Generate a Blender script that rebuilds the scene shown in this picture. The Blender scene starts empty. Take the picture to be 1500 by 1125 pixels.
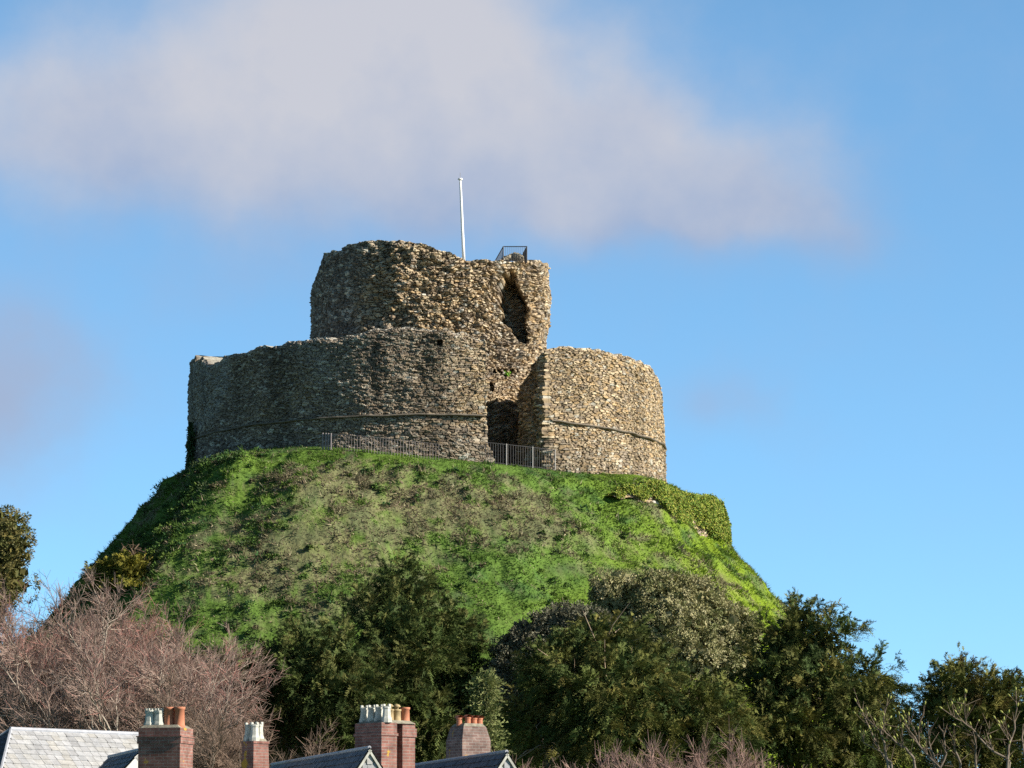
import bpy, math, random
import numpy as np
from mathutils import Vector

# ------------------------------------------------------------------ camera, sky, sun, exposure
S = bpy.context.scene
COL = S.collection
R = math.radians
F_PX, CAM_Z, PITCH = 5400.0, 6.0, math.atan((1314 - 562.5) / 5400.0)
cd = bpy.data.cameras.new("camera")
cd.sensor_width, cd.lens = 36.0, 36.0 * F_PX / 1500.0
cd.clip_start, cd.clip_end = 1.0, 30000.0
cam = bpy.data.objects.new("camera", cd)
COL.objects.link(cam)
cam.location = (0, 0, CAM_Z)
cam.rotation_euler = (math.pi / 2 + PITCH, 0, 0)
S.camera = cam

SUN_AZ, SUN_EL = R(72), R(27)          # azimuth to the right of the direction towards the camera
sun_v = Vector((math.sin(SUN_AZ) * math.cos(SUN_EL), -math.cos(SUN_AZ) * math.cos(SUN_EL), math.sin(SUN_EL)))
sl = bpy.data.lights.new("sun", 'SUN')
sl.energy, sl.angle, sl.color = 5.0, R(0.5), (1.0, 0.93, 0.82)
sun = bpy.data.objects.new("sun", sl)
COL.objects.link(sun)
sun.rotation_euler = sun_v.to_track_quat('Z', 'Y').to_euler()

S.view_settings.view_transform = 'Standard'
S.view_settings.look = 'None'
S.view_settings.exposure = 0.85
S.view_settings.gamma = 1.0
S.render.engine = 'CYCLES'
S.cycles.use_denoising = False
S.cycles.max_bounces = 5
S.cycles.diffuse_bounces = 3
S.cycles.transparent_max_bounces = 4


def build_world():
    w = bpy.data.worlds.new("World")
    S.world = w
    w.use_nodes = True
    nt = w.node_tree
    nt.nodes.clear()
    N, L = nt.nodes.new, nt.links.new

    def M(op, a, b=None, c=None, clamp=False):
        n = N('ShaderNodeMath')
        n.operation = op
        n.use_clamp = clamp
        for i, v in enumerate((a, b, c)):
            if v is None:
                continue
            if isinstance(v, (int, float)):
                n.inputs[i].default_value = v
            else:
                L(v, n.inputs[i])
        return n.outputs[0]

    tc = N('ShaderNodeTexCoord')
    sep = N('ShaderNodeSeparateXYZ')
    L(tc.outputs['Generated'], sep.inputs[0])
    X, Y, Z = sep.outputs
    # the sky of a clear spring day, looked up a little higher than the direction so its blue stays deep near the hill
    cmb = N('ShaderNodeCombineXYZ')
    L(X, cmb.inputs[0])
    L(Y, cmb.inputs[1])
    L(M('ADD', M('MULTIPLY', Z, 1.75), 0.10), cmb.inputs[2])
    nrm = N('ShaderNodeVectorMath')
    nrm.operation = 'NORMALIZE'
    L(cmb.outputs[0], nrm.inputs[0])
    sky = N('ShaderNodeTexSky')
    sky.sky_type = 'NISHITA'
    sky.sun_disc = False
    sky.sun_elevation = SUN_EL
    sky.sun_rotation = math.atan2(sun_v.x, sun_v.y)
    sky.air_density, sky.dust_density, sky.ozone_density = 1.0, 0.15, 2.2
    L(nrm.outputs[0], sky.inputs['Vector'])
    bg = N('ShaderNodeBackground')
    bg.inputs['Strength'].default_value = 0.125
    hi = N('ShaderNodeMapRange')                     # sky above the view dimmed so shadows get less fill light
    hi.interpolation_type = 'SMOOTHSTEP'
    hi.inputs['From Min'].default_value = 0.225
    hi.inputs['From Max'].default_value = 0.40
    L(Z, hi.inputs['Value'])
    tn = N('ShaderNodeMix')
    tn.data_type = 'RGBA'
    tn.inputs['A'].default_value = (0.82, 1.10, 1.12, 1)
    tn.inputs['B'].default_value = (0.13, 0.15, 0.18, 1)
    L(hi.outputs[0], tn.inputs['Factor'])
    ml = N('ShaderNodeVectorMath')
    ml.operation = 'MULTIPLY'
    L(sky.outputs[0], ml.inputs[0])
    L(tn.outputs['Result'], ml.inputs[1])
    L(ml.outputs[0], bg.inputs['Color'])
    # soft cloud bank, placed by azimuth and elevation (degrees)
    az = M('MULTIPLY', M('ARCTAN2', X, Y), 57.2958)
    el = M('MULTIPLY', M('ARCSINE', Z), 57.2958)
    cv = N('ShaderNodeCombineXYZ')
    L(az, cv.inputs[0])
    L(el, cv.inputs[1])

    def noise(scale, detail, rough, off):
        mp = N('ShaderNodeVectorMath')
        mp.operation = 'ADD'
        L(cv.outputs[0], mp.inputs[0])
        mp.inputs[1].default_value = off
        t = N('ShaderNodeTexNoise')
        t.inputs['Scale'].default_value = scale
        t.inputs['Detail'].default_value = detail
        t.inputs['Roughness'].default_value = rough
        L(mp.outputs[0], t.inputs['Vector'])
        return t
    wn = noise(0.45, 4, 0.5, (3.1, 7.7, 1.3))
    ws = N('ShaderNodeSeparateColor')
    L(wn.outputs['Color'], ws.inputs[0])
    az2 = M('ADD', az, M('MULTIPLY', M('SUBTRACT', ws.outputs[0], 0.5), 2.2))
    el2 = M('ADD', el, M('MULTIPLY', M('SUBTRACT', ws.outputs[1], 0.5), 1.2))
    K = 57.2958 / F_PX
    blobs = [(330, 130, 260, 120, 0.85), (610, 110, 260, 160, 0.95), (830, 220, 230, 120, 0.9), (1050, 285, 170, 85, 0.75), (1180, 340, 120, 60, 0.5),
             (60, 200, 270, 95, 0.75), (600, 10, 140, 110, 0.6), (450, 265, 440, 80, 0.5), (960, 330, 200, 45, 0.35), (-30, 585, 160, 140, 1.0),
             (330, 430, 150, 60, 0.3), (150, 560, 120, 60, 0.25), (1075, 590, 85, 50, 0.5), (1230, 390, 70, 40, 0.25), (420, 330, 300, 60, 0.25)]
    tot = None
    for (px, py, rx, ry, amp) in blobs:
        a = M('DIVIDE', M('SUBTRACT', az2, (px - 750) * K), rx * K)
        e = M('DIVIDE', M('SUBTRACT', el2, (1314 - py) * K), ry * K)
        g = M('MULTIPLY', M('EXPONENT', M('MULTIPLY', M('ADD', M('MULTIPLY', a, a), M('MULTIPLY', e, e)), -0.9)), amp)
        tot = g if tot is None else M('ADD', tot, g)
    fine = noise(0.75, 7, 0.6, (0, 0, 4.2))
    dens = M('ADD', tot, M('MULTIPLY', M('SUBTRACT', fine.outputs['Fac'], 0.5), 0.55))
    mr = N('ShaderNodeMapRange')
    mr.interpolation_type = 'SMOOTHSTEP'
    mr.inputs['From Min'].default_value = -0.12
    mr.inputs['From Max'].default_value = 1.25
    mr.inputs['To Max'].default_value = 0.93
    L(dens, mr.inputs['Value'])
    # billows: thick and high parts catch the sun, the lower side is grey-blue
    puff = noise(0.55, 6, 0.55, (9.3, 2.2, 0.4))
    hgt = M('MULTIPLY', M('SUBTRACT', el2, 11.3), 0.14)
    lum = M('ADD', M('MULTIPLY', M('SUBTRACT', puff.outputs['Fac'], 0.5), 1.5), M('ADD', M('MULTIPLY', hgt, 2.2), M('ADD', M('MULTIPLY', dens, 0.12), 0.36)), clamp=True)
    cr = N('ShaderNodeValToRGB')
    cr.color_ramp.elements[0].position = 0.0
    cr.color_ramp.elements[0].color = (0.21, 0.255, 0.355, 1)
    cr.color_ramp.elements[1].position = 1.0
    cr.color_ramp.elements[1].color = (0.345, 0.345, 0.375, 1)
    L(lum, cr.inputs[0])
    cb = N('ShaderNodeBackground')
    L(cr.outputs[0], cb.inputs['Color'])
    mx = N('ShaderNodeMixShader')
    L(mr.outputs[0], mx.inputs[0])
    L(bg.outputs[0], mx.inputs[1])
    L(cb.outputs[0], mx.inputs[2])
    out = N('ShaderNodeOutputWorld')
    L(mx.outputs[0], out.inputs[0])


build_world()

# ------------------------------------------------------------------ helpers
CP, SP = math.cos(PITCH), math.sin(PITCH)


def at(px, py, Y):
    """photo pixel (1500 x 1125) at world depth Y -> point"""
    dx, dy = (px - 750) / F_PX, (562.5 - py) / F_PX
    d = np.array([dx, CP - dy * SP, SP + dy * CP])
    t = Y / d[1]
    return np.array([0, 0, CAM_Z]) + d * t


def proj(P):
    q = P - np.array([0, 0, CAM_Z])
    f = q[..., 1] * CP + q[..., 2] * SP
    u = -q[..., 1] * SP + q[..., 2] * CP
    return 750 + F_PX * q[..., 0] / f, 562.5 - F_PX * u / f


def sstep(a, b, x):
    t = np.clip((x - a) / (b - a), 0, 1)
    return t * t * (3 - 2 * t)


def hsh(ix, iy, iz=0, seed=0):
    with np.errstate(over='ignore'):
        h = (ix.astype(np.int64) * 374761393 + np.asarray(iy).astype(np.int64) * 668265263 +
             np.asarray(iz).astype(np.int64) * 2147483647 + seed * 974634777).astype(np.uint64)
        h = (h ^ (h >> np.uint64(13))) * np.uint64(1274126177)
        h = (h ^ (h >> np.uint64(16))) * np.uint64(2246822519)
        h = h ^ (h >> np.uint64(15))
    return (h & np.uint64(0xFFFFFF)).astype(np.float64) / 0xFFFFFF


def vnoise(P, seed=0):
    i = np.floor(P).astype(np.int64)
    f = P - i
    f = f * f * (3 - 2 * f)
    r = 0
    for a in (0, 1):
        for b in (0, 1):
            for c in (0, 1):
                w = (f[..., 0] if a else 1 - f[..., 0]) * (f[..., 1] if b else 1 - f[..., 1]) * (f[..., 2] if c else 1 - f[..., 2])
                r = r + w * hsh(i[..., 0] + a, i[..., 1] + b, i[..., 2] + c, seed)
    return r


def fbm(P, oct=4, seed=0, gain=0.5):
    r, a, t = 0, 1.0, 0
    for k in range(oct):
        r = r + a * vnoise(P * 2 ** k + 17.3 * k, seed + k)
        t += a
        a *= gain
    return r / t


def P3(x, y, z):
    return np.stack(np.broadcast_arrays(x, y, z), -1).astype(float)


def stones(u, v, su, sv, seed, jit=0.42):
    """rubble courses: (gap distance, offsets inside the stone, three random numbers of the stone)"""
    a, b = u / su, v / sv
    jb = np.floor(b).astype(np.int64)
    best = np.full(u.shape, 9.0)
    sec = np.full(u.shape, 9.0)
    rid = [np.zeros(u.shape, np.int64), np.zeros(u.shape, np.int64)]
    off = [np.zeros(u.shape), np.zeros(u.shape)]
    for dj in (-1, 0, 1):
        j = jb + dj
        sh = hsh(j, j * 0 + 5, 0, seed) * 3
        ia = np.floor(a + sh).astype(np.int64)
        for di in (-1, 0, 1):
            i = ia + di
            cx = i + 0.5 + (hsh(i, j, 1, seed) - 0.5) * 2 * jit - sh
            cy = j + 0.5 + (hsh(i, j, 2, seed) - 0.5) * 1.5 * jit
            ex, ey = a - cx, b - cy
            d = np.maximum(np.abs(ex), np.abs(ey)) * 0.55 + np.sqrt(ex * ex + ey * ey) * 0.45
            c = d < best
            sec = np.where(c, best, np.minimum(sec, d))
            best = np.where(c, d, best)
            rid[0] = np.where(c, i, rid[0])
            rid[1] = np.where(c, j, rid[1])
            off[0] = np.where(c, ex, off[0])
            off[1] = np.where(c, ey, off[1])
    rr = [hsh(rid[0], rid[1], 7 + k, seed) for k in range(3)]
    return sec - best, off[0], off[1], rr[0], rr[1], rr[2]


def lerp(a, b, t):
    a, b = np.asarray(a, float), np.asarray(b, float)
    return a + (b - a) * np.asarray(t)[..., None]


def palette(r, cols):
    cols = np.array(cols, float)
    x = np.clip(r, 0, 0.99999) * len(cols)
    return cols[np.floor(x).astype(int)]


def tag(o, label, cat, group=None, kind=None):
    if label:
        o['label'] = label
    if cat:
        o['category'] = cat
    if group:
        o['group'] = group
    if kind:
        o['kind'] = kind
    return o


def empty(name, loc, rz=0.0):
    o = bpy.data.objects.new(name, None)
    COL.objects.link(o)
    o.location = [float(c) for c in loc]
    o.rotation_euler = (0, 0, rz)
    o.empty_display_size = 0.5
    return o


def mk(name, V, Fs, mat, parent=None, col=None, smooth=False, origin=None):
    """one mesh object from vertices and face arrays (triangles and/or quads)"""
    V = np.asarray(V, np.float32).reshape(-1, 3)
    if origin is not None:
        V = V - np.asarray(origin, np.float32)
    if not isinstance(Fs, (list, tuple)):
        Fs = [Fs]
    Fs = [np.asarray(f, np.int32) for f in Fs if len(f)]
    loops = np.concatenate([f.ravel() for f in Fs])
    tot = np.concatenate([np.full(len(f), f.shape[1], np.int32) for f in Fs])
    st = np.concatenate([[0], np.cumsum(tot)[:-1]]).astype(np.int32)
    me = bpy.data.meshes.new(name)
    me.vertices.add(len(V))
    me.vertices.foreach_set('co', V.ravel())
    me.loops.add(len(loops))
    me.loops.foreach_set('vertex_index', loops)
    me.polygons.add(len(tot))
    me.polygons.foreach_set('loop_start', st)
    me.polygons.foreach_set('loop_total', tot)
    me.polygons.foreach_set('use_smooth', np.full(len(tot), bool(smooth)))
    me.update(calc_edges=True)
    if col is not None:
        c = np.ones((len(V), 4), np.float32)
        c[:, :3] = np.clip(col, 0, 1)
        at_ = me.color_attributes.new('col', 'FLOAT_COLOR', 'POINT')
        at_.data.foreach_set('color', c.ravel())
    me.materials.append(mat)
    o = bpy.data.objects.new(name, me)
    COL.objects.link(o)
    if parent is not None:
        o.parent = parent
    if origin is not None:
        o.location = [float(c) for c in origin]
    return o


class Geo:
    """collects simple solids into one mesh"""
    def __init__(s):
        s.v, s.q, s.t, s.n = [], [], [], 0

    def add(s, V, Q=(), T=()):
        V = np.asarray(V, float).reshape(-1, 3)
        s.v.append(V)
        if len(Q):
            s.q.append(np.asarray(Q) + s.n)
        if len(T):
            s.t.append(np.asarray(T) + s.n)
        s.n += len(V)
        return s

    def hexa(s, b, t):
        """bottom and top quads, each 4 points counter-clockwise from above"""
        return s.add(list(b) + list(t), [(3, 2, 1, 0), (4, 5, 6, 7), (0, 1, 5, 4), (1, 2, 6, 5), (2, 3, 7, 6), (3, 0, 4, 7)])

    def box(s, c, sz, rz=0.0):
        c = np.asarray(c, float)
        x, y, z = np.asarray(sz, float) / 2
        cs, sn = math.cos(rz), math.sin(rz)
        pts = [np.array([a * cs - b * sn, a * sn + b * cs, 0]) for a, b in ((-x, -y), (x, -y), (x, y), (-x, y))]
        return s.hexa([c + p - [0, 0, z] for p in pts], [c + p + [0, 0, z] for p in pts])

    def tube(s, pts, rad, n=6, cap=True):
        pts = np.asarray(pts, float)
        rad = np.broadcast_to(np.asarray(rad, float), (len(pts),))
        V = []
        for i, p in enumerate(pts):
            d = pts[min(i + 1, len(pts) - 1)] - pts[max(i - 1, 0)]
            d /= np.linalg.norm(d) + 1e-9
            h = np.array([1.0, 0, 0]) if abs(d[2]) > 0.8 else np.array([0, 0, 1.0])
            a = np.cross(d, h)
            a /= np.linalg.norm(a)
            b = np.cross(d, a)
            for k in range(n):
                t = 2 * math.pi * k / n
                V.append(p + rad[i] * (math.cos(t) * a + math.sin(t) * b))
        Q = [(i * n + k, (i + 1) * n + k, (i + 1) * n + (k + 1) % n, i * n + (k + 1) % n) for i in range(len(pts) - 1) for k in range(n)]
        T = []
        if cap:
            V += [pts[0], pts[-1]]
            m = len(pts) * n
            T = [(m, k, (k + 1) % n) for k in range(n)] + [(m + 1, m - n + (k + 1) % n, m - n + k) for k in range(n)]
        return s.add(V, Q, T)

    def lathe(s, c, prof, n=12, square=False, crown=0.0):
        """profile of (radius, height) turned round a vertical axis; n=4/8 gives square/octagonal pots"""
        c = np.asarray(c, float)
        V = []
        for i, (r, z) in enumerate(prof):
            for k in range(n):
                t = 2 * math.pi * (k + 0.5) / n
                zz = z + (crown if (crown and i >= len(prof) - 2 and k % 2 == 0 and i < len(prof)) else 0)
                V.append(c + [r * math.cos(t), r * math.sin(t), zz])
        Q = [(i * n + k, i * n + (k + 1) % n, (i + 1) * n + (k + 1) % n, (i + 1) * n + k) for i in range(len(prof) - 1) for k in range(n)]
        return s.add(V, Q)

    def build(s, name, mat, parent=None, origin=None, smooth=False, col=None):
        V = np.concatenate(s.v)
        Fs = []
        if s.q:
            Fs.append(np.concatenate(s.q))
        if s.t:
            Fs.append(np.concatenate(s.t))
        return mk(name, V, Fs, mat, parent, origin=origin, smooth=smooth, col=col)


# ------------------------------------------------------------------ materials
def mat(name, color=None, rough=0.85, attr=False, bump=None, var=None, transl=0.0, spec=0.25, metal=0.0):
    m = bpy.data.materials.new(name)
    m.use_nodes = True
    nt = m.node_tree
    b = nt.nodes['Principled BSDF']
    b.inputs['Roughness'].default_value = rough
    b.inputs['Specular IOR Level'].default_value = spec
    b.inputs['Metallic'].default_value = metal
    src = None
    if attr:
        a = nt.nodes.new('ShaderNodeAttribute')
        a.attribute_name = 'col'
        src = a.outputs['Color']
    else:
        b.inputs['Base Color'].default_value = (*color, 1)
    tc = nt.nodes.new('ShaderNodeTexCoord')
    if var:
        sc, lo, hi = var
        n = nt.nodes.new('ShaderNodeTexNoise')
        n.inputs['Scale'].default_value = sc
        n.inputs['Detail'].default_value = 5
        n.inputs['Roughness'].default_value = 0.65
        nt.links.new(tc.outputs['Object'], n.inputs['Vector'])
        mr = nt.nodes.new('ShaderNodeMapRange')
        mr.inputs['From Min'].default_value = 0.25
        mr.inputs['From Max'].default_value = 0.75
        mr.inputs['To Min'].default_value = lo
        mr.inputs['To Max'].default_value = hi
        nt.links.new(n.outputs['Fac'], mr.inputs['Value'])
        v = nt.nodes.new('ShaderNodeVectorMath')
        v.operation = 'SCALE'
        if src is None:
            v.inputs[0].default_value = color
        else:
            nt.links.new(src, v.inputs[0])
        nt.links.new(mr.outputs[0], v.inputs['Scale'])
        src = v.outputs[0]
    if src is not None:
        nt.links.new(src, b.inputs['Base Color'])
    if bump:
        sc, st, dist = bump
        n = nt.nodes.new('ShaderNodeTexNoise')
        n.inputs['Scale'].default_value = sc
        n.inputs['Detail'].default_value = 6
        nt.links.new(tc.outputs['Object'], n.inputs['Vector'])
        bp = nt.nodes.new('ShaderNodeBump')
        bp.inputs['Strength'].default_value = st
        bp.inputs['Distance'].default_value = dist
        nt.links.new(n.outputs['Fac'], bp.inputs['Height'])
        nt.links.new(bp.outputs[0], b.inputs['Normal'])
    if transl:
        t = nt.nodes.new('ShaderNodeBsdfTranslucent')
        if src is not None:
            nt.links.new(src, t.inputs[0])
        else:
            t.inputs[0].default_value = (*color, 1)
        mx = nt.nodes.new('ShaderNodeMixShader')
        mx.inputs[0].default_value = transl
        nt.links.new(b.outputs[0], mx.inputs[1])
        nt.links.new(t.outputs[0], mx.inputs[2])
        nt.links.new(mx.outputs[0], nt.nodes['Material Output'].inputs[0])
    return m


def brick_mat(name, c1, c2, mortar):
    m = mat(name, c1, 0.9)
    nt = m.node_tree
    N, L = nt.nodes.new, nt.links.new
    b = nt.nodes['Principled BSDF']
    tc = N('ShaderNodeTexCoord')
    sp = N('ShaderNodeSeparateXYZ')
    L(tc.outputs['Object'], sp.inputs[0])
    ad = N('ShaderNodeMath')
    L(sp.outputs[0], ad.inputs[0])
    L(sp.outputs[1], ad.inputs[1])
    cb = N('ShaderNodeCombineXYZ')
    L(ad.outputs[0], cb.inputs[0])
    L(sp.outputs[2], cb.inputs[1])
    br = N('ShaderNodeTexBrick')
    br.inputs['Color1'].default_value = (*c1, 1)
    br.inputs['Color2'].default_value = (*c2, 1)
    br.inputs['Mortar'].default_value = (*mortar, 1)
    br.inputs['Scale'].default_value = 1.0
    br.inputs['Mortar Size'].default_value = 0.011
    br.inputs['Bias'].default_value = 0.0
    br.inputs['Brick Width'].default_value = 0.225
    br.inputs['Row Height'].default_value = 0.077
    L(cb.outputs[0], br.inputs['Vector'])
    n = N('ShaderNodeTexNoise')
    n.inputs['Scale'].default_value = 4.0
    n.inputs['Detail'].default_value = 6
    L(tc.outputs['Object'], n.inputs['Vector'])
    mr = N('ShaderNodeMapRange')
    mr.inputs['From Min'].default_value = 0.3
    mr.inputs['From Max'].default_value = 0.7
    mr.inputs['To Min'].default_value = 0.6
    mr.inputs['To Max'].default_value = 1.25
    L(n.outputs['Fac'], mr.inputs['Value'])
    v = N('ShaderNodeVectorMath')
    v.operation = 'SCALE'
    L(br.outputs['Color'], v.inputs[0])
    L(mr.outputs[0], v.inputs['Scale'])
    # yellow lichen in a few spots
    n2 = N('ShaderNodeTexNoise')
    n2.inputs['Scale'].default_value = 2.6
    n2.inputs['Detail'].default_value = 4
    L(tc.outputs['Object'], n2.inputs['Vector'])
    m2 = N('ShaderNodeMapRange')
    m2.inputs['From Min'].default_value = 0.62
    m2.inputs['From Max'].default_value = 0.66
    L(n2.outputs['Fac'], m2.inputs['Value'])
    mx = N('ShaderNodeMix')
    mx.data_type = 'RGBA'
    L(m2.outputs[0], mx.inputs['Factor'])
    L(v.outputs[0], mx.inputs['A'])
    mx.inputs['B'].default_value = (0.45, 0.28, 0.05, 1)
    L(mx.outputs['Result'], b.inputs['Base Color'])
    bp = N('ShaderNodeBump')
    bp.inputs['Strength'].default_value = 0.7
    bp.inputs['Distance'].default_value = 0.012
    iv = N('ShaderNodeMath')
    iv.operation = 'SUBTRACT'
    iv.inputs[0].default_value = 1.0
    L(br.outputs['Fac'], iv.inputs[1])
    L(iv.outputs[0], bp.inputs['Height'])
    L(bp.outputs[0], b.inputs['Normal'])
    return m


M_STONE = mat('rubble_stone', rough=0.95, attr=True, bump=(9, 0.6, 0.05), var=(7, 0.7, 1.3), spec=0.12)
M_LEDGE = mat('ledge_stone', (0.16, 0.135, 0.105), 0.95, bump=(7, 0.6, 0.04), var=(3, 0.6, 1.3), spec=0.12)
M_EARTH = mat('turf', rough=1.0, attr=True, bump=(3, 0.8, 0.15), var=(4, 0.6, 1.4), spec=0.02)
M_GROUND = mat('meadow', (0.07, 0.10, 0.03), 1.0, bump=(0.5, 0.6, 0.2), var=(0.15, 0.6, 1.4), spec=0.02)
M_GRASS = mat('grass_blades', rough=0.75, attr=True, transl=0.3, spec=0.1)
M_LEAF = mat('foliage', rough=0.75, attr=True, transl=0.1, spec=0.12)
M_GLOSSLEAF = mat('leathery_foliage', rough=0.6, attr=True, transl=0.12, spec=0.25)
M_BARK = mat('bark', rough=0.9, attr=True, var=(5, 0.65, 1.3), spec=0.1)
M_TWIG = mat('twigs', rough=0.85, attr=True, spec=0.1)
M_WHITE = mat('white_paint', (0.80, 0.79, 0.76), 0.45, var=(3, 0.9, 1.04), spec=0.4)
M_IRON = mat('dark_iron', (0.035, 0.033, 0.035), 0.55, var=(4, 0.7, 1.4), spec=0.4)
M_RAIL = mat('brown_steel', (0.23, 0.195, 0.19), 0.6, var=(4, 0.8, 1.25), spec=0.3)
M_POST = mat('grey_steel', (0.28, 0.26, 0.24), 0.55, var=(4, 0.8, 1.25), spec=0.4)
M_SLATE = mat('slate', rough=0.6, attr=True, var=(6, 0.75, 1.25), spec=0.35, bump=(12, 0.4, 0.02))
M_LEAD = mat('ridge_lead', (0.34, 0.35, 0.38), 0.6, var=(5, 0.7, 1.3), spec=0.4)
M_BRICK = brick_mat('red_brick', (0.20, 0.088, 0.068), (0.27, 0.13, 0.105), (0.25, 0.185, 0.155))
M_BRICKG = brick_mat('weathered_brick', (0.15, 0.09, 0.077), (0.22, 0.145, 0.122), (0.25, 0.205, 0.18))
M_CREAM = mat('cream_clay', (0.55, 0.54, 0.47), 0.8, var=(6, 0.55, 1.2), spec=0.2)
M_TERRA = mat('terracotta', (0.44, 0.175, 0.10), 0.75, var=(6, 0.75, 1.2), spec=0.2)
M_BUFF = mat('buff_clay', (0.40, 0.30, 0.16), 0.8, var=(6, 0.6, 1.2), spec=0.2)
M_MORTAR = mat('cement_cap', (0.26, 0.235, 0.18), 0.95, var=(6, 0.5, 1.3), bump=(8, 0.6, 0.04))
M_RENDER = mat('rendered_wall', (0.42, 0.39, 0.34), 0.9, var=(2, 0.8, 1.15), bump=(10, 0.3, 0.02))
M_GLASS = mat('window_glass', (0.03, 0.035, 0.04), 0.1, spec=0.6)

# ------------------------------------------------------------------ hill (the motte) and ground
CX, CY = (623.5 - 750) * 200 / F_PX, 200.0


def polar(x, y):
    dx, dy = x - CX, y - CY
    return np.sqrt(dx * dx + dy * dy), np.arctan2(dx, -dy)     # az 0 towards the camera, positive to the right


def hill_z(x, y, rough=True):
    x, y = np.asarray(x, float), np.asarray(y, float)
    r, az = polar(x, y)
    deg = np.degrees(az)
    left = sstep(-45, -95, deg) + sstep(150, 180, deg)
    zl = 28.5 - 0.5 * np.sin(az) - 0.32 * np.sin(az) * np.cos(az) + 0.4 * left + 0.42 * np.exp(-((deg + 27) / 24) ** 2)
    rl = 14.0 + 0.25 * left
    w = 1.2 + 1.2 * left
    s = 1.06 + 0.38 * left
    tri = np.clip(1 - np.abs(deg + 32) / np.where(deg < -32, 22, 30), 0, 1)     # the spur on the front left
    rl = rl + 2.5 * tri * sstep(13.6, 17.5, r) - 0.7 * np.exp(-((deg + 66) / 9) ** 2) * sstep(14, 17, r)
    e = r - rl
    z1 = zl - s * (np.sqrt(e * e + w * w) + e) / 2
    wr = sstep(34, 62, deg) * sstep(160, 140, deg)
    drop = 1.75 * wr
    z2 = 28.05 - 0.5 * np.maximum(r - 13.2, 0) * sstep(0, 1, wr)
    z2 = np.where(r > 15.7, 26.8 - 1.16 * np.maximum(r - 16.2, 0) - drop * sstep(15.7, 16.15, r), z2)
    z = z1 + (z2 - z1) * wr
    base = 7.5 * sstep(88, 34, r)
    k = 1.6
    z = np.log(np.exp(np.clip((z - base) / k, -30, 30)) + 1) * k + base
    z = np.where(r > 90, 0.0, z)
    if rough:
        p = P3(x, y, 0)
        g = sstep(13.4, 15.5, r) * sstep(92, 60, r)
        z = z + g * ((fbm(p * 0.28, 3, 3) - 0.5) * 1.1 + (fbm(p * 1.1, 3, 9) - 0.5) * 0.6 + (fbm(p * 2.6, 2, 19) - 0.5) * 0.22)
        arc = az * 18
        z = z + g * (fbm(P3(arc * 0.22, z * 1.25, 0 * z), 3, 29) - 0.5) * 0.75      # terracettes
        # the hollow to the left of the middle
        z = z - g * 0.7 * np.exp(-(((x - CX + 8.2) / 1.6) ** 2 + ((y - CY + 16.3) / 1.5) ** 2))
    return z


def turf_colour(P, rng, blades=False):
    """green turf with worn brown patches; P are points on the hill"""
    px, py = proj(P)
    arc = np.arctan2(P[:, 0] - CX, CY - P[:, 1]) * 18
    n1 = fbm(P3(arc * 0.28, P[:, 2] * 0.6, 0 * arc), 4, 21)
    n2 = fbm(P3(arc * 1.1, P[:, 2] * 2.0, 0 * arc), 4, 31)
    n3 = fbm(P * 0.12 + 5, 3, 41)

    def blob(cx, cy, rx, ry, ang=0):
        c, s_ = math.cos(R(ang)), math.sin(R(ang))
        a, b = px - cx, py - cy
        return np.exp(-(((a * c + b * s_) / rx) ** 2 + ((-a * s_ + b * c) / ry) ** 2))
    brown = 0.95 * blob(600, 722, 170, 38, 8) + 0.8 * blob(720, 750, 120, 50, 15) + 0.75 * blob(520, 800, 110, 55) + 0.6 * blob(410, 840, 120, 70) + \
        0.6 * blob(440, 700, 90, 25) + 0.5 * blob(680, 800, 80, 40) + 0.9 * blob(960, 745, 50, 14, 28) + 0.6 * blob(1050, 840, 60, 25, 40) + 0.45 * blob(850, 770, 120, 26, 20) + \
        0.5 * blob(470, 880, 90, 50)
    green = 0.7 * blob(400, 680, 120, 22, -8) + 0.8 * blob(650, 668, 220, 14, 4) + 0.6 * blob(770, 850, 130, 50) + 0.7 * blob(880, 720, 130, 30, 25) + 0.9 * blob(1030, 800, 120, 22, 35)
    n4 = fbm(P3(arc * 3.2, P[:, 2] * 5.0, 0 * arc), 2, 51)
    f = np.clip(0.02 + brown * 0.82 - green * 0.6 + (n1 - 0.5) * 1.5 + (n2 - 0.5) * 2.4 + (n4 - 0.5) * 1.6, 0, 1)
    lush = lerp((0.105, 0.178, 0.036), (0.17, 0.24, 0.022), np.clip(sstep(700, 1050, px) + (n3 - 0.5), 0, 1))
    lush = lerp(lush, np.broadcast_to((0.05, 0.115, 0.038), lush.shape), sstep(0.45, 0.75, n2) * 0.7)
    dead = lerp((0.26, 0.195, 0.135), (0.17, 0.155, 0.09), np.clip(n2 * 2 - 0.5, 0, 1))
    if blades:
        # tuft by tuft either green or dead, with a few pale straws
        k = hsh(np.floor(P[:, 0] / 0.16).astype(np.int64), np.floor(P[:, 1] / 0.16).astype(np.int64), 3) * 0.7 + rng.random(len(P)) * 0.3
        g = (k < f * 0.9 + 0.03).astype(float)
        straw = rng.random(len(P)) < 0.05 + 0.10 * f
        c = lush + (dead - lush) * g[:, None]
        c = np.where(straw[:, None], np.array([0.40, 0.35, 0.22]), c)
        c = c * (0.7 + 0.6 * rng.random(len(P)))[:, None]
    else:
        c = lush + (dead - lush) * (f * 0.62)[..., None]
    return c * 0.97, f


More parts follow.
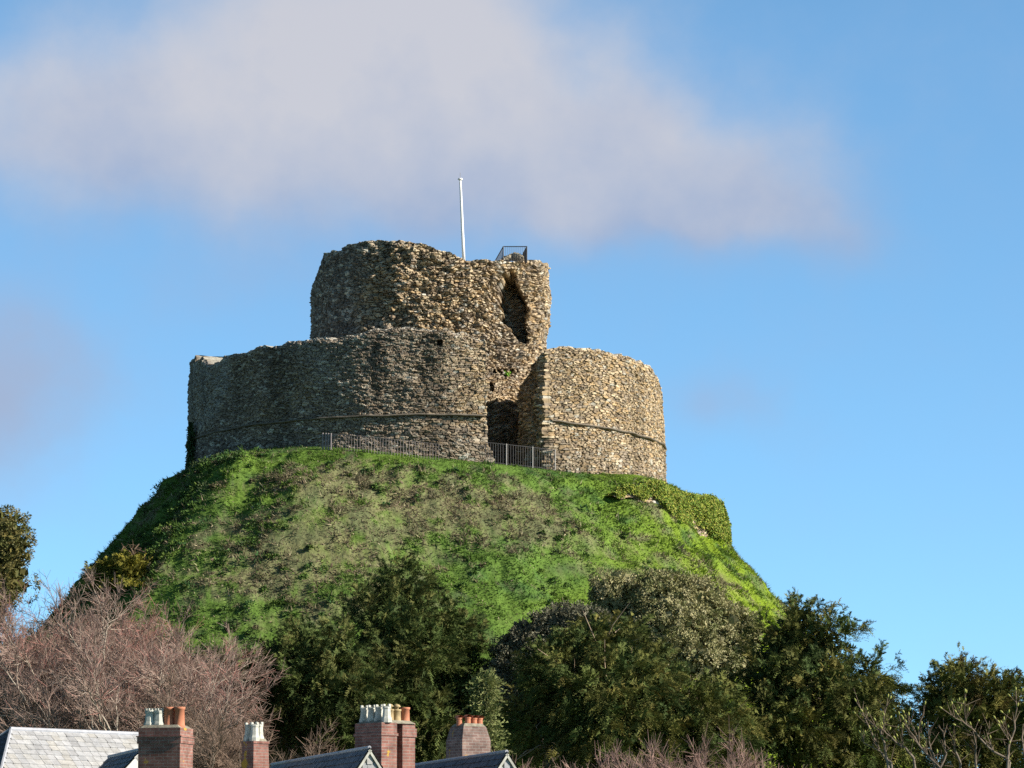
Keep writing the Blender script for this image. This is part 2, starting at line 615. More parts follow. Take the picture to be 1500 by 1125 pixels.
def build_hill():
    azs = np.concatenate([np.radians(np.arange(-180, -112, 3.0)), np.radians(np.arange(-112, 112, 0.42)), np.radians(np.arange(112, 180, 3.0))])
    rs = np.concatenate([[0.01, 6, 11, 12.5], np.arange(13.2, 17.5, 0.12), np.arange(17.5, 34, 0.24), np.arange(34, 60, 1.0), np.arange(60, 96, 4)])
    A, Rr = np.meshgrid(azs, rs, indexing='ij')
    X, Y = CX + Rr * np.sin(A), CY - Rr * np.cos(A)
    Z = hill_z(X, Y) - 0.02 + 0.03 * (Rr < 90)
    na, nr = A.shape
    i, j = np.meshgrid(np.arange(na), np.arange(nr - 1), indexing='ij')
    i2 = (i + 1) % na
    Fq = np.stack([i * nr + j, i * nr + j + 1, i2 * nr + j + 1, i2 * nr + j], -1).reshape(-1, 4)
    V = P3(X, Y, Z).reshape(-1, 3)
    c, f = turf_colour(V, None)
    o = mk('hill', V, Fq, M_EARTH, col=c * 0.95, smooth=True)
    o['kind'] = 'structure'
    g = Geo()
    s = 9000
    xs = np.concatenate([np.linspace(-s, -300, 6), np.linspace(-200, 200, 9), np.linspace(300, s, 6)])
    XX, YY = np.meshgrid(xs, xs + 200, indexing='ij')
    n = len(xs)
    V = P3(XX, YY, -0.03 + XX * 0).reshape(-1, 3)
    i, j = np.meshgrid(np.arange(n - 1), np.arange(n - 1), indexing='ij')
    Fq = np.stack([i * n + j, (i + 1) * n + j, (i + 1) * n + j + 1, i * n + j + 1], -1).reshape(-1, 4)
    o = mk('ground', V, Fq, M_GROUND)
    o['kind'] = 'structure'


build_hill()


def unit(v):
    return v / (np.linalg.norm(v, axis=-1, keepdims=True) + 1e-9)


def build_grass():
    rng = np.random.default_rng(5)
    n = 520000
    r = np.sqrt(rng.uniform(13.25 ** 2, 33 ** 2, n))
    az = np.radians(rng.uniform(-118, 118, n))
    keep = (r < 24) | (rng.random(n) < 0.75)
    r, az = r[keep], az[keep]
    x, y = CX + r * np.sin(az), CY - r * np.cos(az)
    p0 = P3(x, y, 0)
    dens = fbm(p0 * 0.9, 3, 61)
    k = rng.random(len(r)) < 0.45 + 1.1 * (dens - 0.3)
    x, y, r, az, dens = x[k], y[k], r[k], az[k], dens[k]
    z = hill_z(x, y)
    P = P3(x, y, z)
    c, f = turf_colour(P, rng, True)
    m = len(P)
    L = (0.09 + 0.11 * rng.random(m)) * (0.45 + 1.2 * dens) * (1 + 0.3 * f)
    tuft = hsh(np.floor(x / 0.42 + dens * 2).astype(np.int64), np.floor(y / 0.42).astype(np.int64), 9)
    L = L * np.where(tuft < 0.16, 2.1, 1.0)
    L = np.where(r < 14.3, L * 0.75, L)
    D = P3(np.sin(az) * 0.55, -np.cos(az) * 0.55, 0.85) + rng.normal(0, 0.42, (m, 3)) * (1 + 0.7 * f)[:, None]
    D = unit(D)
    W = unit(np.cross(D, rng.normal(0, 1, (m, 3)))) * (0.024 + 0.022 * rng.random(m))[:, None]
    P = P - D * 0.03
    tip = P + D * L[:, None]
    tip[:, 2] -= L * 0.2
    V = np.stack([P - W, P + W, tip], 1).reshape(-1, 3)
    Ft = np.arange(3 * m).reshape(-1, 3)
    o = mk('grass', V, Ft, M_GRASS, col=np.repeat(c, 3, 0))
    tag(o, 'rough grass over the whole castle mound, green with worn brown patches', 'grass', kind='stuff')


build_grass()


# broad-leaved weeds and brambles in low clumps on the front left of the mound
def leaf_quads(P, D, U, ln, wd):
    """small pointed leaves: base P, axis D, side U"""
    a = P + D * (ln * 0.45)[:, None]
    V = np.stack([P, a + U * wd[:, None], P + D * ln[:, None], a - U * wd[:, None]], 1).reshape(-1, 3)
    return V, np.arange(len(V)).reshape(-1, 4)


def build_bramble():
    rng = np.random.default_rng(8)
    n = 5200
    r = np.sqrt(rng.uniform(14.6 ** 2, 33 ** 2, n))
    deg = rng.uniform(-80, 55, n)
    az = np.radians(deg)
    x, y = CX + r * np.sin(az), CY - r * np.cos(az)
    nz = fbm(P3(x, y, 0) * 0.4, 3, 77)
    k = rng.random(n) < (0.28 + 0.72 * sstep(0, -40, deg)) * sstep(0.38, 0.6, nz) * (0.25 + 0.75 * sstep(-62, -48, deg))
    x, y, r, az = x[k], y[k], r[k], az[k]
    base = P3(x, y, hill_z(x, y))
    m, q = len(x), 55
    rad = rng.uniform(0.10, 0.42, m) * (0.7 + 0.5 * sstep(0, -40, np.degrees(az)))
    d = unit(rng.normal(0, 1, (m, q, 3)) + P3(np.sin(az) * 0.7, -np.cos(az) * 0.7, 0.8 + 0 * az)[:, None])
    P = base[:, None] + d * (rad[:, None] * rng.uniform(0.5, 1, (m, q)))[..., None] * np.array([1, 1, 0.75])
    P = P.reshape(-1, 3)
    D = unit(d.reshape(-1, 3) + rng.normal(0, 0.6, (len(P), 3)))
    U = unit(np.cross(D, rng.normal(0, 1, (len(P), 3))))
    V, Fq = leaf_quads(P, D, U, rng.uniform(0.08, 0.17, len(P)), rng.uniform(0.025, 0.05, len(P)))
    cc = palette(rng.random(m), [(0.04, 0.09, 0.028), (0.06, 0.12, 0.03), (0.10, 0.15, 0.03), (0.12, 0.105, 0.06), (0.05, 0.075, 0.03), (0.08, 0.14, 0.03), (0.07, 0.125, 0.03)])
    c = np.repeat(cc, q, 0) * rng.uniform(0.7, 1.35, len(P))[:, None]
    o = mk('bramble', V, Fq, M_LEAF, col=np.repeat(c, 4, 0))
    tag(o, 'low brambles and weeds in dark clumps on the mound', 'bramble', kind='stuff')


build_bramble()

# ------------------------------------------------------------------ shell keep: ring wall with one breach
RW = 12.95


def z_at(px, py, az, rad):
    return at(px, py, CY - rad * math.cos(az))[2]


def rim(points, rad, cxp, halfw):
    out = []
    for (px, py) in points:
        az = math.asin(max(-1, min(1, (px - cxp) / halfw)))
        out.append((math.degrees(az), z_at(px, py, az, rad)))
    return sorted(out)


ring_top = rim([(273, 549), (278, 540), (290, 536), (315, 534), (340, 525), (368, 516), (400, 506), (430, 502.5), (455, 500), (500, 494),
                (530, 488), (560, 483), (600, 478), (640, 479.5), (690, 490), (712, 497), (720, 499)], RW, 623.5, 350)
ring_top_r = rim([(795, 508), (830, 508.5), (860, 510.5), (900, 518), (930, 526), (945, 534), (956, 543), (966, 556), (972, 572)], RW, 623.5, 350)
tx = [a for a, z in ring_top] + [a for a, z in ring_top_r]
tz = [z for a, z in ring_top] + [z for a, z in ring_top_r]
back = [(120, tz[-1] - 0.3), (160, tz[-1] + 0.2), (200, tz[0] - 0.2), (240, tz[0] - 0.3)]
RT_A = np.array([a - 360 for a, z in back] + tx + [a for a, z in back])
RT_Z = np.array([z for a, z in back] + tz + [z for a, z in back])
o_ = np.argsort(RT_A)
RT_A, RT_Z = RT_A[o_], RT_Z[o_]


def rubble_colour(rr, edge, u, v, tone, seed):
    """tone: 0 = brown stone, 1 = darkened grey stone"""
    br = palette(rr[0], [(0.30, 0.225, 0.14), (0.40, 0.305, 0.195), (0.20, 0.15, 0.10), (0.46, 0.37, 0.245), (0.33, 0.255, 0.165), (0.26, 0.21, 0.155), (0.39, 0.275, 0.15)])
    gr = palette(rr[0], [(0.155, 0.13, 0.11), (0.225, 0.20, 0.17), (0.11, 0.092, 0.078), (0.28, 0.255, 0.22), (0.19, 0.155, 0.125), (0.135, 0.118, 0.105)])  # grey stone, colours lowered to deepen the shade on the left walls
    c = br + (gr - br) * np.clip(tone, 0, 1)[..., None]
    c = c * (0.80 + 0.48 * rr[1])[..., None]
    pale = rr[2] > 0.955
    c = np.where(pale[..., None], np.array([0.50, 0.46, 0.38]), c)
    m = sstep(0.0, 0.12, edge)
    return np.array([0.095, 0.078, 0.058]) * (1 - m)[..., None] + c * m[..., None]


def build_ring():
    half = 2.9
    def arc(a0, a1, step):
        return np.arange(a0, a1, step)
    dz = math.degrees(0.034 / RW)
    a_out = np.concatenate([arc(30.4, 97, dz), arc(97, 262, 1.2), arc(262, 375.2, dz)])
    pts = [(RW * math.sin(R(a)), -RW * math.cos(R(a)), a) for a in a_out]
    ends = [RW - half * t for t in np.linspace(0, 1, 70)]
    e1 = [(r * math.sin(R(375.2)), -r * math.cos(R(375.2)), 375.2) for r in ends[1:-1]]
    inn = [((RW - half) * math.sin(R(a)), -(RW - half) * math.cos(R(a)), a) for a in a_out[::-1]]
    e0 = [(r * math.sin(R(30.4)), -r * math.cos(R(30.4)), 30.4) for r in ends[::-1][1:-1]]
    h = len(e0) // 2
    loop = e0[h:] + pts + e1 + inn + e0[:h]
    L = np.array(loop)
    n = len(L)
    x, y, a = L[:, 0], L[:, 1], L[:, 2]
    ds = np.sqrt(np.diff(x, append=x[:1]) ** 2 + np.diff(y, append=y[:1]) ** 2)
    s = np.concatenate([[0], np.cumsum(ds)[:-1]])
    tx_, ty_ = np.roll(x, -2) - np.roll(x, 2), np.roll(y, -2) - np.roll(y, 2)
    ln = np.sqrt(tx_ ** 2 + ty_ ** 2) + 1e-9
    nx, ny = ty_ / ln, -tx_ / ln          # outward for this winding
    if (nx[len(e0[h:]) + 50] * x[len(e0[h:]) + 50] + ny[len(e0[h:]) + 50] * y[len(e0[h:]) + 50]) < 0:
        nx, ny = -nx, -ny
    am = np.where(a > 262, a - 360, a)
    top = np.interp(am, RT_A, RT_Z)
    z0 = 26.2 + 0 * top
    nv = 265
    t = np.linspace(0, 1, nv)
    S_, T_ = np.meshgrid(s, t, indexing='ij')
    jag = (fbm(P3(s * 2.2, 0 * s, 0 * s), 2, 4) - 0.5) * 0.3 + (fbm(P3(s * 0.8, 0 * s, 0 * s), 2, 14) - 0.5) * 0.2
    # the small stub of masonry standing on the left end of the wall top
    stub = 0.45 * sstep(-81, -79, am) * sstep(-63, -68, am)
    # the broken end right of the breach is rounded off towards the inside
    rad_ = np.hypot(x, y)
    tin = np.clip((RW - rad_) / half, 0, 1)
    top = top - 1.7 * tin ** 1.2 * sstep(50, 31, am) * (am > 29)
    top = top + jag + stub * (0.75 + 0.5 * hsh(np.floor(s / 0.3).astype(np.int64), 3))
    Zz = z0[:, None] + (top - z0)[:, None] * T_
    U, Vv = S_, Zz
    wob = (fbm(P3(U * 0.25, Vv * 0.25, 0 * U), 3, 50) - 0.5)
    e, ox, oy, r0, r1, r2 = stones(U + wob * 0.5, Vv + wob * 0.9, 0.25, 0.082, 11)
    e2, ox2, oy2, q0, q1, q2 = stones(U + 40, Vv + wob * 0.9, 0.34, 0.12, 12)
    big = (fbm(P3(U * 0.9, Vv * 0.9, 0 * U), 2, 70) > 0.55)
    e = np.where(big, e2, e)
    ox, oy = np.where(big, ox2, ox), np.where(big, oy2, oy)
    r0, r1, r2 = np.where(big, q0, r0), np.where(big, q1, r1), np.where(big, q2, r2)
    AM = np.broadcast_to(am[:, None], U.shape)
    is_end = np.zeros(n)
    is_end[:len(e0) - h] = 1
    is_end[len(e0) - h + len(pts):len(e0) - h + len(pts) + len(e1)] = 1
    is_end[-h:] = 1
    IE = is_end[:, None]
    d = (r1 - 0.5) * 0.10 + ox * (r0 - 0.5) * 0.10 + oy * (r2 - 0.35) * 0.09 - 0.075 * (1 - sstep(0, 0.16, e))
    d = d + (fbm(P3(U * 0.7, Vv * 0.7, 0 * U), 4, 90) - 0.5) * 0.28
    d = d + IE * ((fbm(P3(U * 0.9, Vv * 0.6, 0 * U + 3), 4, 95) - 0.45) * 1.1 + (r1 - 0.5) * 0.15)
    d = d + 0.20 * sstep(31.0, 27.5, Zz)                        # slight batter at the foot
    d = d - 0.22 * sstep(0.975, 1.0, T_) * r1                    # worn top course
    X = CX + x[:, None] + nx[:, None] * d
    Y = CY + y[:, None] + ny[:, None] * d
    V = P3(X, Y, Zz)
    # putlog hole
    px, py = proj(V)
    front = (AM > -30) & (AM < 20) & (np.hypot(X - CX, Y - CY) > 11.5)
    hole = front & (np.abs(px - 644.5) < 4.2) & (np.abs(py - 502) < 4.2)
    V[..., 0] += np.where(hole, -nx[:, None] * 0.7, 0)
    V[..., 1] += np.where(hole, -ny[:, None] * 0.7, 0)
    lich = sstep(0.52, 0.62, fbm(P3(U * 0.35, Vv * 0.3, 0 * U), 4, 120))
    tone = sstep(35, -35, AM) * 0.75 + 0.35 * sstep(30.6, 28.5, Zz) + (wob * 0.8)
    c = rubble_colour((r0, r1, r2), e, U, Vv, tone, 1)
    c = lerp(c, np.broadcast_to((0.36, 0.36, 0.34), c.shape), lich * sstep(-10, -40, AM) * 0.4 * (r2 > 0.3))
    stain = sstep(0.5, 0.72, fbm(P3(U * 0.8, Vv * 0.12, 0 * U), 3, 130))
    c = c * (1 - 0.35 * stain)[..., None]
    c = lerp(c, np.broadcast_to((0.46, 0.43, 0.37), c.shape), sstep(0.985, 1.0, T_) * 0.7 * (r2 > 0.25) * sstep(-62, -50, AM))
    i, j = np.meshgrid(np.arange(n), np.arange(nv - 1), indexing='ij')
    i2 = (i + 1) % n
    Fq = np.stack([i * nv + j, i2 * nv + j, i2 * nv + j + 1, i * nv + j + 1], -1).reshape(-1, 4)
    V = V.reshape(-1, 3)
    c = c.reshape(-1, 3)
    # wall top
    hn = n // 2
    k = np.arange(hn)
    mrow = 6
    tt = np.linspace(0, 1, mrow + 2)[1:-1]
    A = V[k * nv + nv - 1]
    B = V[(n - 1 - k) * nv + nv - 1]
    mid = A[:, None] * (1 - tt)[None, :, None] + B[:, None] * tt[None, :, None]
    rn = fbm(mid * 2.5, 3, 33)
    mid[..., 2] += (rn - 0.5) * 0.3 * 4 * (tt * (1 - tt))[None, :]
    base = len(V)
    V2 = np.concatenate([V, mid.reshape(-1, 3)])
    c2 = np.concatenate([c, np.broadcast_to((0.33, 0.31, 0.26), (hn * mrow, 3)) * (0.6 + 0.8 * rn.reshape(-1, 1))])

    def idx(kk, m):
        return np.where(m == 0, kk * nv + nv - 1, np.where(m == mrow + 1, (n - 1 - kk) * nv + nv - 1, base + kk * mrow + m - 1))
    kk, mm = np.meshgrid(np.arange(hn - 1), np.arange(mrow + 1), indexing='ij')
    Fc = np.stack([idx(kk, mm), idx(kk + 1, mm), idx(kk + 1, mm + 1), idx(kk, mm + 1)], -1).reshape(-1, 4)
    root = empty('shell_keep', (CX, CY, 28.2))
    tag(root, 'ruined round stone shell wall of the castle with a breach, ringing the taller tower', 'castle wall')
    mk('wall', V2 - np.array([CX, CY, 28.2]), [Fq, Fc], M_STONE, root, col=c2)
    # projecting string course, one run either side of the breach
    for (a0, a1) in ((-96, 14.6), (30.9, 96)):
        aa = np.radians(np.arange(a0, a1, 0.5))
        prof = [(-0.17, -0.06), (0.02, -0.055), (0.07, -0.02), (0.05, 0.03), (-0.17, 0.07)]
        zc = np.interp(np.degrees(aa), [-90, -60, -35, -15, 0, 15, 30, 60, 90],
                       [z_at(276, 651, R(-83), RW), z_at(330, 633, R(-57), RW), z_at(425, 618, R(-34.5), RW), z_at(533, 610.5, R(-15), RW), z_at(623, 607, 0, RW),
                        z_at(714, 610, R(15), RW), z_at(800, 616, R(30.3), RW), z_at(926, 637, R(60), RW), z_at(972, 655, R(84), RW)])
        wob2 = (fbm(P3(aa * 14, 0 * aa, 0 * aa), 3, 7) - 0.5)
        VV = []
        for (pr, pz) in prof:
            rr_ = RW + 0.13 + pr * (0.75 + 0.9 * np.abs(wob2)) + wob2 * 0.10
            VV.append(P3(rr_ * np.sin(aa), -rr_ * np.cos(aa), zc + pz - 28.2 + wob2 * 0.08))
        VV = np.stack(VV, 1)
        na, npf = VV.shape[:2]
        i, j = np.meshgrid(np.arange(na - 1), np.arange(npf - 1), indexing='ij')
        Fs = np.stack([i * npf + j, (i + 1) * npf + j, (i + 1) * npf + j + 1, i * npf + j + 1], -1).reshape(-1, 4)
        mk('string_course', VV.reshape(-1, 3), Fs, M_LEDGE, root)


build_ring()

# ------------------------------------------------------------------ inner round tower
RTW = 6.45
TCX, TCY = CX + (626 - 623.5) / 27.0, CY
t_top = rim([(453, 418), (456, 402), (462, 388), (470, 371), (500, 367), (518, 361), (535, 356), (573, 353.5), (605, 356.5), (632, 362), (660, 369.5),
             (675, 377), (692, 379.5), (715, 379), (730, 382), (760, 382), (780, 381), (797, 384)], RTW, 626, 174)


def build_tower():
    dz = math.degrees(0.036 / RTW)
    ad = np.concatenate([np.arange(-100, 100, dz), np.arange(100, 260, 2.0)])
    n = len(ad)
    a = np.radians(ad)
    am = ad
    A_ = [q for q, z in t_top]
    Z_ = [z for q, z in t_top]
    zb = min(Z_)
    top = np.interp(am, A_ + [130, 180, 230, 270], Z_ + [Z_[-1] - 0.5, Z_[-1] - 1.2, Z_[0] - 0.8, Z_[0]])
    s = a * RTW
    top = top + (fbm(P3(s * 1.6, 0 * s, 0 * s), 3, 24) - 0.5) * 0.28
    nv = 390
    t = np.linspace(0, 1, nv)
    z0 = 27.6
    Zz = z0 + (top - z0)[:, None] * t[None, :]
    U = np.broadcast_to(s[:, None], Zz.shape)
    AM = np.broadcast_to(am[:, None], Zz.shape)
    wob = (fbm(P3(U * 0.4, Zz * 0.4, 0 * U), 3, 150) - 0.5)
    e, ox, oy, r0, r1, r2 = stones(U + wob, Zz + wob * 1.2, 0.27, 0.125, 21, 0.5)
    rough = sstep(-36, -22, AM)                                  # the facing is gone right of the corner
    rough = np.where(AM > 100, 0.3, rough * (1 - 0.7 * sstep(62, 80, AM)))
    low = sstep(35.0, 33.4, Zz)
    rough = rough * (1 - 0.6 * low)
    lump = fbm(P3(U * 0.85, Zz * 0.8, 0 * U), 5, 160, 0.6) - 0.5
    fine = fbm(P3(U * 3.1, Zz * 4.2, 0 * U), 3, 170) - 0.5
    d = (r1 - 0.5) * (0.07 + 0.17 * rough) + ox * (r0 - 0.5) * 0.16 + oy * (r2 - 0.4) * 0.16 - (0.06 + 0.09 * rough) * (1 - sstep(0, 0.2, e))
    d = d + lump * (0.25 + 0.85 * rough) + fine * 0.35 * rough
    # corner where the plan turns, flatter to its left
    d = d + 0.65 * np.clip(1 - np.abs(AM + 28) / np.where(AM < -28, 36, 70), 0, 1)
    zl420 = 39.1
    d = d - 0.55 * sstep(zl420 - 0.2, zl420 + 1.9, Zz) * sstep(-52, -90, AM)
    d = d + 0.28 * sstep(33, 39, Zz) * sstep(55, 88, AM) - 0.05
    d = d - 0.10 * sstep(0.97, 1, t)[None, :] * r2
    rad = RTW + d
    V = P3(TCX + rad * np.sin(a)[:, None], TCY - rad * np.cos(a)[:, None], Zz)
    P0 = P3(TCX + (RTW + 0 * Zz) * np.sin(a)[:, None], TCY - (RTW + 0 * Zz) * np.cos(a)[:, None], Zz)
    px, py = proj(P0)
    fr = (AM > -60) & (AM < 95)
    nn = (fbm(P3(U * 1.6, Zz * 1.6, 0 * U), 4, 180, 0.65) - 0.5) * 13
    cxm = np.interp(py, [398, 420, 445, 470, 490, 508], [751, 750, 750, 757, 763, 767])
    hw = np.interp(py, [396, 403, 420, 440, 460, 480, 500, 508], [0, 10, 16, 19, 16, 11, 7, 0])
    cav = fr * sstep(1.2, -1.2, np.abs(px + nn * 0.5 - cxm) - hw) * sstep(394, 402, py) * sstep(511, 504, py)
    groove = fr * np.exp(-((px - 787 + nn) / 5) ** 2) * sstep(385, 395, py) * sstep(520, 470, py) * 0.35
    jo = np.zeros(U.shape)
    for hx in (724, 731, 740.5, 749, 757):
        jo = np.maximum(jo, ((np.abs(px - hx) < 2.7) & (np.abs(py - 543.5) < 3.2) & fr) * 0.7)
    jo = np.maximum(jo, (((px - 718) ** 2 / 20 + (py - 567) ** 2 / 45 < 1) & fr) * 0.6)
    dep = cav * 3.0 + groove + jo
    V[..., 0] += 0.05 * dep
    V[..., 1] += dep
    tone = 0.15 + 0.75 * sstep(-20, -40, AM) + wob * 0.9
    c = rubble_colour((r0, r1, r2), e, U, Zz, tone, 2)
    c = c * (0.8 + 0.45 * fbm(P3(U * 2.5, Zz * 2.5, 0 * U), 3, 190))[..., None]
    c = lerp(c, np.broadcast_to((0.42, 0.38, 0.30), c.shape), sstep(0.985, 1.0, t)[None, :] * 0.5 * (r2 > 0.4))
    i, j = np.meshgrid(np.arange(n), np.arange(nv - 1), indexing='ij')
    i2 = (i + 1) % n
    Fq = np.stack([i * nv + j, i2 * nv + j, i2 * nv + j + 1, i * nv + j + 1], -1).reshape(-1, 4)
    V = V.reshape(-1, 3)
    c = c.reshape(-1, 3)
    # broken top
    fr_ = np.array([0.9, 0.75, 0.55, 0.3, 0.0])
    rimv = V[np.arange(n) * nv + nv - 1]
    ctr = np.array([TCX, TCY, 39.3])
    inner = rimv[:, None] + (ctr - rimv[:, None]) * (1 - fr_)[None, :, None]
    nz = fbm(inner * 1.6, 3, 44)
    inner[..., 2] += (nz - 0.5) * 0.5 - 0.15
    b = len(V)
    mrow = len(fr_)
    V2 = np.concatenate([V, inner.reshape(-1, 3)])
    c2 = np.concatenate([c, np.broadcast_to((0.28, 0.25, 0.19), (n * mrow, 3)) * (0.6 + 0.8 * nz.reshape(-1, 1))])

    def idx(kk, m):
        return np.where(m == 0, (kk % n) * nv + nv - 1, b + (kk % n) * mrow + m - 1)
    kk, mm = np.meshgrid(np.arange(n), np.arange(mrow), indexing='ij')
    Fc = np.stack([idx(kk, mm), idx(kk + 1, mm), idx(kk + 1, mm + 1), idx(kk, mm + 1)], -1).reshape(-1, 4)
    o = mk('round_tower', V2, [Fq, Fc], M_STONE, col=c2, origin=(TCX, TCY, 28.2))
    tag(o, 'tall ruined round stone tower inside the shell wall, dark hollow near its right edge', 'tower')


build_tower()

# loose rubble on the tower top behind the railing
def boulders(name, spots, matl, seed, label, cat):
    rng = np.random.default_rng(seed)
    g = Geo()
    cols = []
    for (p, r) in spots:
        nlat, nlon = 5, 8
        V = []
        sd = rng.uniform(0.75, 1.2, 3)
        for i in range(nlat):
            th = math.pi * (i + 0.3) / (nlat - 0.4)
            for k in range(nlon):
                ph = 2 * math.pi * k / nlon
                q = np.array([math.sin(th) * math.cos(ph), math.sin(th) * math.sin(ph), math.cos(th) * 0.75]) * sd * r * rng.uniform(0.8, 1.15)
                V.append(p + q)
        Q = [(i * nlon + k, (i + 1) * nlon + k, (i + 1) * nlon + (k + 1) % nlon, i * nlon + (k + 1) % nlon) for i in range(nlat - 1) for k in range(nlon)]
        top = len(V)
        V += [p + [0, 0, 0.75 * r], p - [0, 0, 0.75 * r]]
        T = [(top, k, (k + 1) % nlon) for k in range(nlon)] + [(top + 1, (nlat - 1) * nlon + (k + 1) % nlon, (nlat - 1) * nlon + k) for k in range(nlon)]
        g.add(V, Q, T)
        cols.append(np.broadcast_to(np.array([0.30, 0.26, 0.19]) * rng.uniform(0.6, 1.3), (len(V), 3)))
    o = g.build(name, matl, col=np.concatenate(cols), origin=spots[0][0])
    tag(o, label, cat)


_sp = []
_rg = np.random.default_rng(3)
for k in range(34):
    px_ = _rg.uniform(738, 768)
    _sp.append((at(px_, 383 - 9 * max(0, 1 - ((px_ - 753) / 17) ** 2) * _rg.uniform(0.3, 1), 197.2 + _rg.uniform(0, 1.2)), _rg.uniform(0.13, 0.26)))
boulders('rubble_heap', _sp, M_STONE, 4, 'small heap of rubble on the tower top inside the black railing', 'rubble')

# ------------------------------------------------------------------ flagpole, railings
def build_flagpole():
    b = at(679.5, 381, 197.5)
    root = empty('flagpole', b)
    tag(root, 'bare white flagpole leaning slightly on top of the round tower', 'flagpole')
    pts = np.array([at(x, y, 197.5) - b for x, y in ((679.5, 384), (678.2, 355), (677, 330), (676, 305), (675, 282), (674.2, 264))])
    Geo().tube(pts, np.linspace(0.095, 0.062, 6), 10).build('pole', M_WHITE, root, smooth=True)
    c = pts[-1]
    Geo().lathe(c, [(0.0, -0.02), (0.10, 0.0), (0.145, 0.05), (0.10, 0.11), (0.0, 0.13)], 12).build('finial', M_WHITE, root, smooth=True)
    Geo().tube([c + [0, 0, 0.14], c + [-0.01, 0, 0.42]], 0.012, 5).build('spike', M_POST, root)


build_flagpole()


def railing(name, runs, label, bar_mat, post_mat, h, step, bar_r, rail_r, posts, low_rail=True, post_r=0.035, hs=None):
    """runs: lists of ground points; upright bars between a top and a bottom rail"""
    root = empty(name, runs[0][0])
    o0 = np.asarray(runs[0][0], float)
    tag(root, label, 'railing')
    for ri, run in enumerate(runs):
        run = np.array(run, float) - o0
        hh = hs[ri] if hs else [h] * len(run)
        for k in range(len(run) - 1):
            a, b = run[k], run[k + 1]
            ha, hb = hh[k], hh[k + 1]
            ln = np.linalg.norm(b - a)
            m = max(2, int(ln / step))
            for q in range(m + 1):
                t = q / m
                p = a + (b - a) * t
                if q < m or k == len(run) - 2:
                    Geo().tube([p, p + [0, 0, ha + (hb - ha) * t]], bar_r, 4).build('bar', bar_mat, root)
        Geo().tube([p + [0, 0, z] for p, z in zip(run, hh)], rail_r, 6).build('rail', bar_mat, root)
        if low_rail:
            Geo().tube([p + [0, 0, 0.12] for p in run], rail_r * 0.8, 6).build('rail', bar_mat, root)
    for p in posts:
        p = np.asarray(p, float) - o0
        Geo().tube([p, p + [0, 0, h + 0.04]], post_r, 6).build('post', post_mat, root)
    return root


# on the tower top: a small three-sided guard
zt = at(735, 384, 195.6)[2]
tp = lambda x, Y, dz=0.0: np.array([(x - 750) * Y / F_PX, Y, zt + dz])
railing('guard_railing', [[tp(719, 198.3, 0.15), tp(725, 197.2), tp(737, 195.7), tp(772, 195.7), tp(768, 197.2, 0.0), tp(764, 198.8)], [tp(737, 198.9, 0.2), tp(764, 198.8)]],
        'small black guard railing on the top of the round tower', M_IRON, M_IRON, 0.85, 0.10, 0.011, 0.028,
        [tp(737, 195.7), tp(772, 195.7), tp(764, 198.8)], True, 0.035, hs=[[0.05, 0.35, 0.87, 0.87, 0.87, 0.8], [0.7, 0.8]])

# below: across the breach, and along the foot of the wall to its left
def hp(px, Y, lift=0.0):
    x = (px - 750) * Y / F_PX
    return np.array([x, Y, float(hill_z(x, Y, False)) + lift])


def ring_pt(az, rad, lift=0.0):
    x, y = CX + rad * math.sin(R(az)), CY - rad * math.cos(R(az))
    return np.array([x, y, float(hill_z(x, y)) + lift])


az_of = lambda px, rad: math.degrees(math.asin((px - 623.5) / (27.0 * rad * 1.07)))
brk = [ring_pt(a, 13.25, -0.05) for a in (14.6, 18, 21, 24.5, 28, 31.5)]
railing('breach_railing', [brk], 'black iron railing with pale posts across the dark breach in the wall', M_IRON, M_POST, 1.12, 0.13, 0.012, 0.022,
        [ring_pt(19.4, 13.25, -0.05), ring_pt(25.7, 13.25, -0.05), ring_pt(31.4, 13.25, -0.05)])
pth = [ring_pt(a, 13.75, -0.15) for a in np.arange(-21, 4.1, 2.5)]
railing('path_railing', [pth], 'long brown steel railing along the foot of the shell wall, above the grass', M_RAIL, M_RAIL, 0.98, 0.135, 0.0095, 0.010,
        [ring_pt(-21.3, 13.75, -0.15), ring_pt(-20.6, 13.75, -0.15), ring_pt(-20.0, 13.75, -0.15), ring_pt(-19.4, 13.75, -0.15)], True, 0.04)

# ------------------------------------------------------------------ ivy and the ivy-covered revetment
def ivy_leaves(P, Nn, rng, size=(0.07, 0.13), cols=None):
    n = len(P)
    D = unit(P3(rng.normal(0, 0.5, n), rng.normal(0, 0.5, n), -0.8 + rng.normal(0, 0.35, n)) + Nn * 0.45)
    U = unit(np.cross(D, Nn + rng.normal(0, 0.35, (n, 3))))
    ln = rng.uniform(*size, n)
    V, Fq = leaf_quads(P, D, U, ln, ln * 0.42)
    c = palette(rng.random(n), cols or [(0.10, 0.17, 0.03), (0.16, 0.22, 0.03), (0.25, 0.28, 0.04), (0.27, 0.26, 0.06), (0.12, 0.18, 0.03)])
    c = c * rng.uniform(0.7, 1.3, n)[:, None]
    return V, Fq, np.repeat(c, 4, 0)


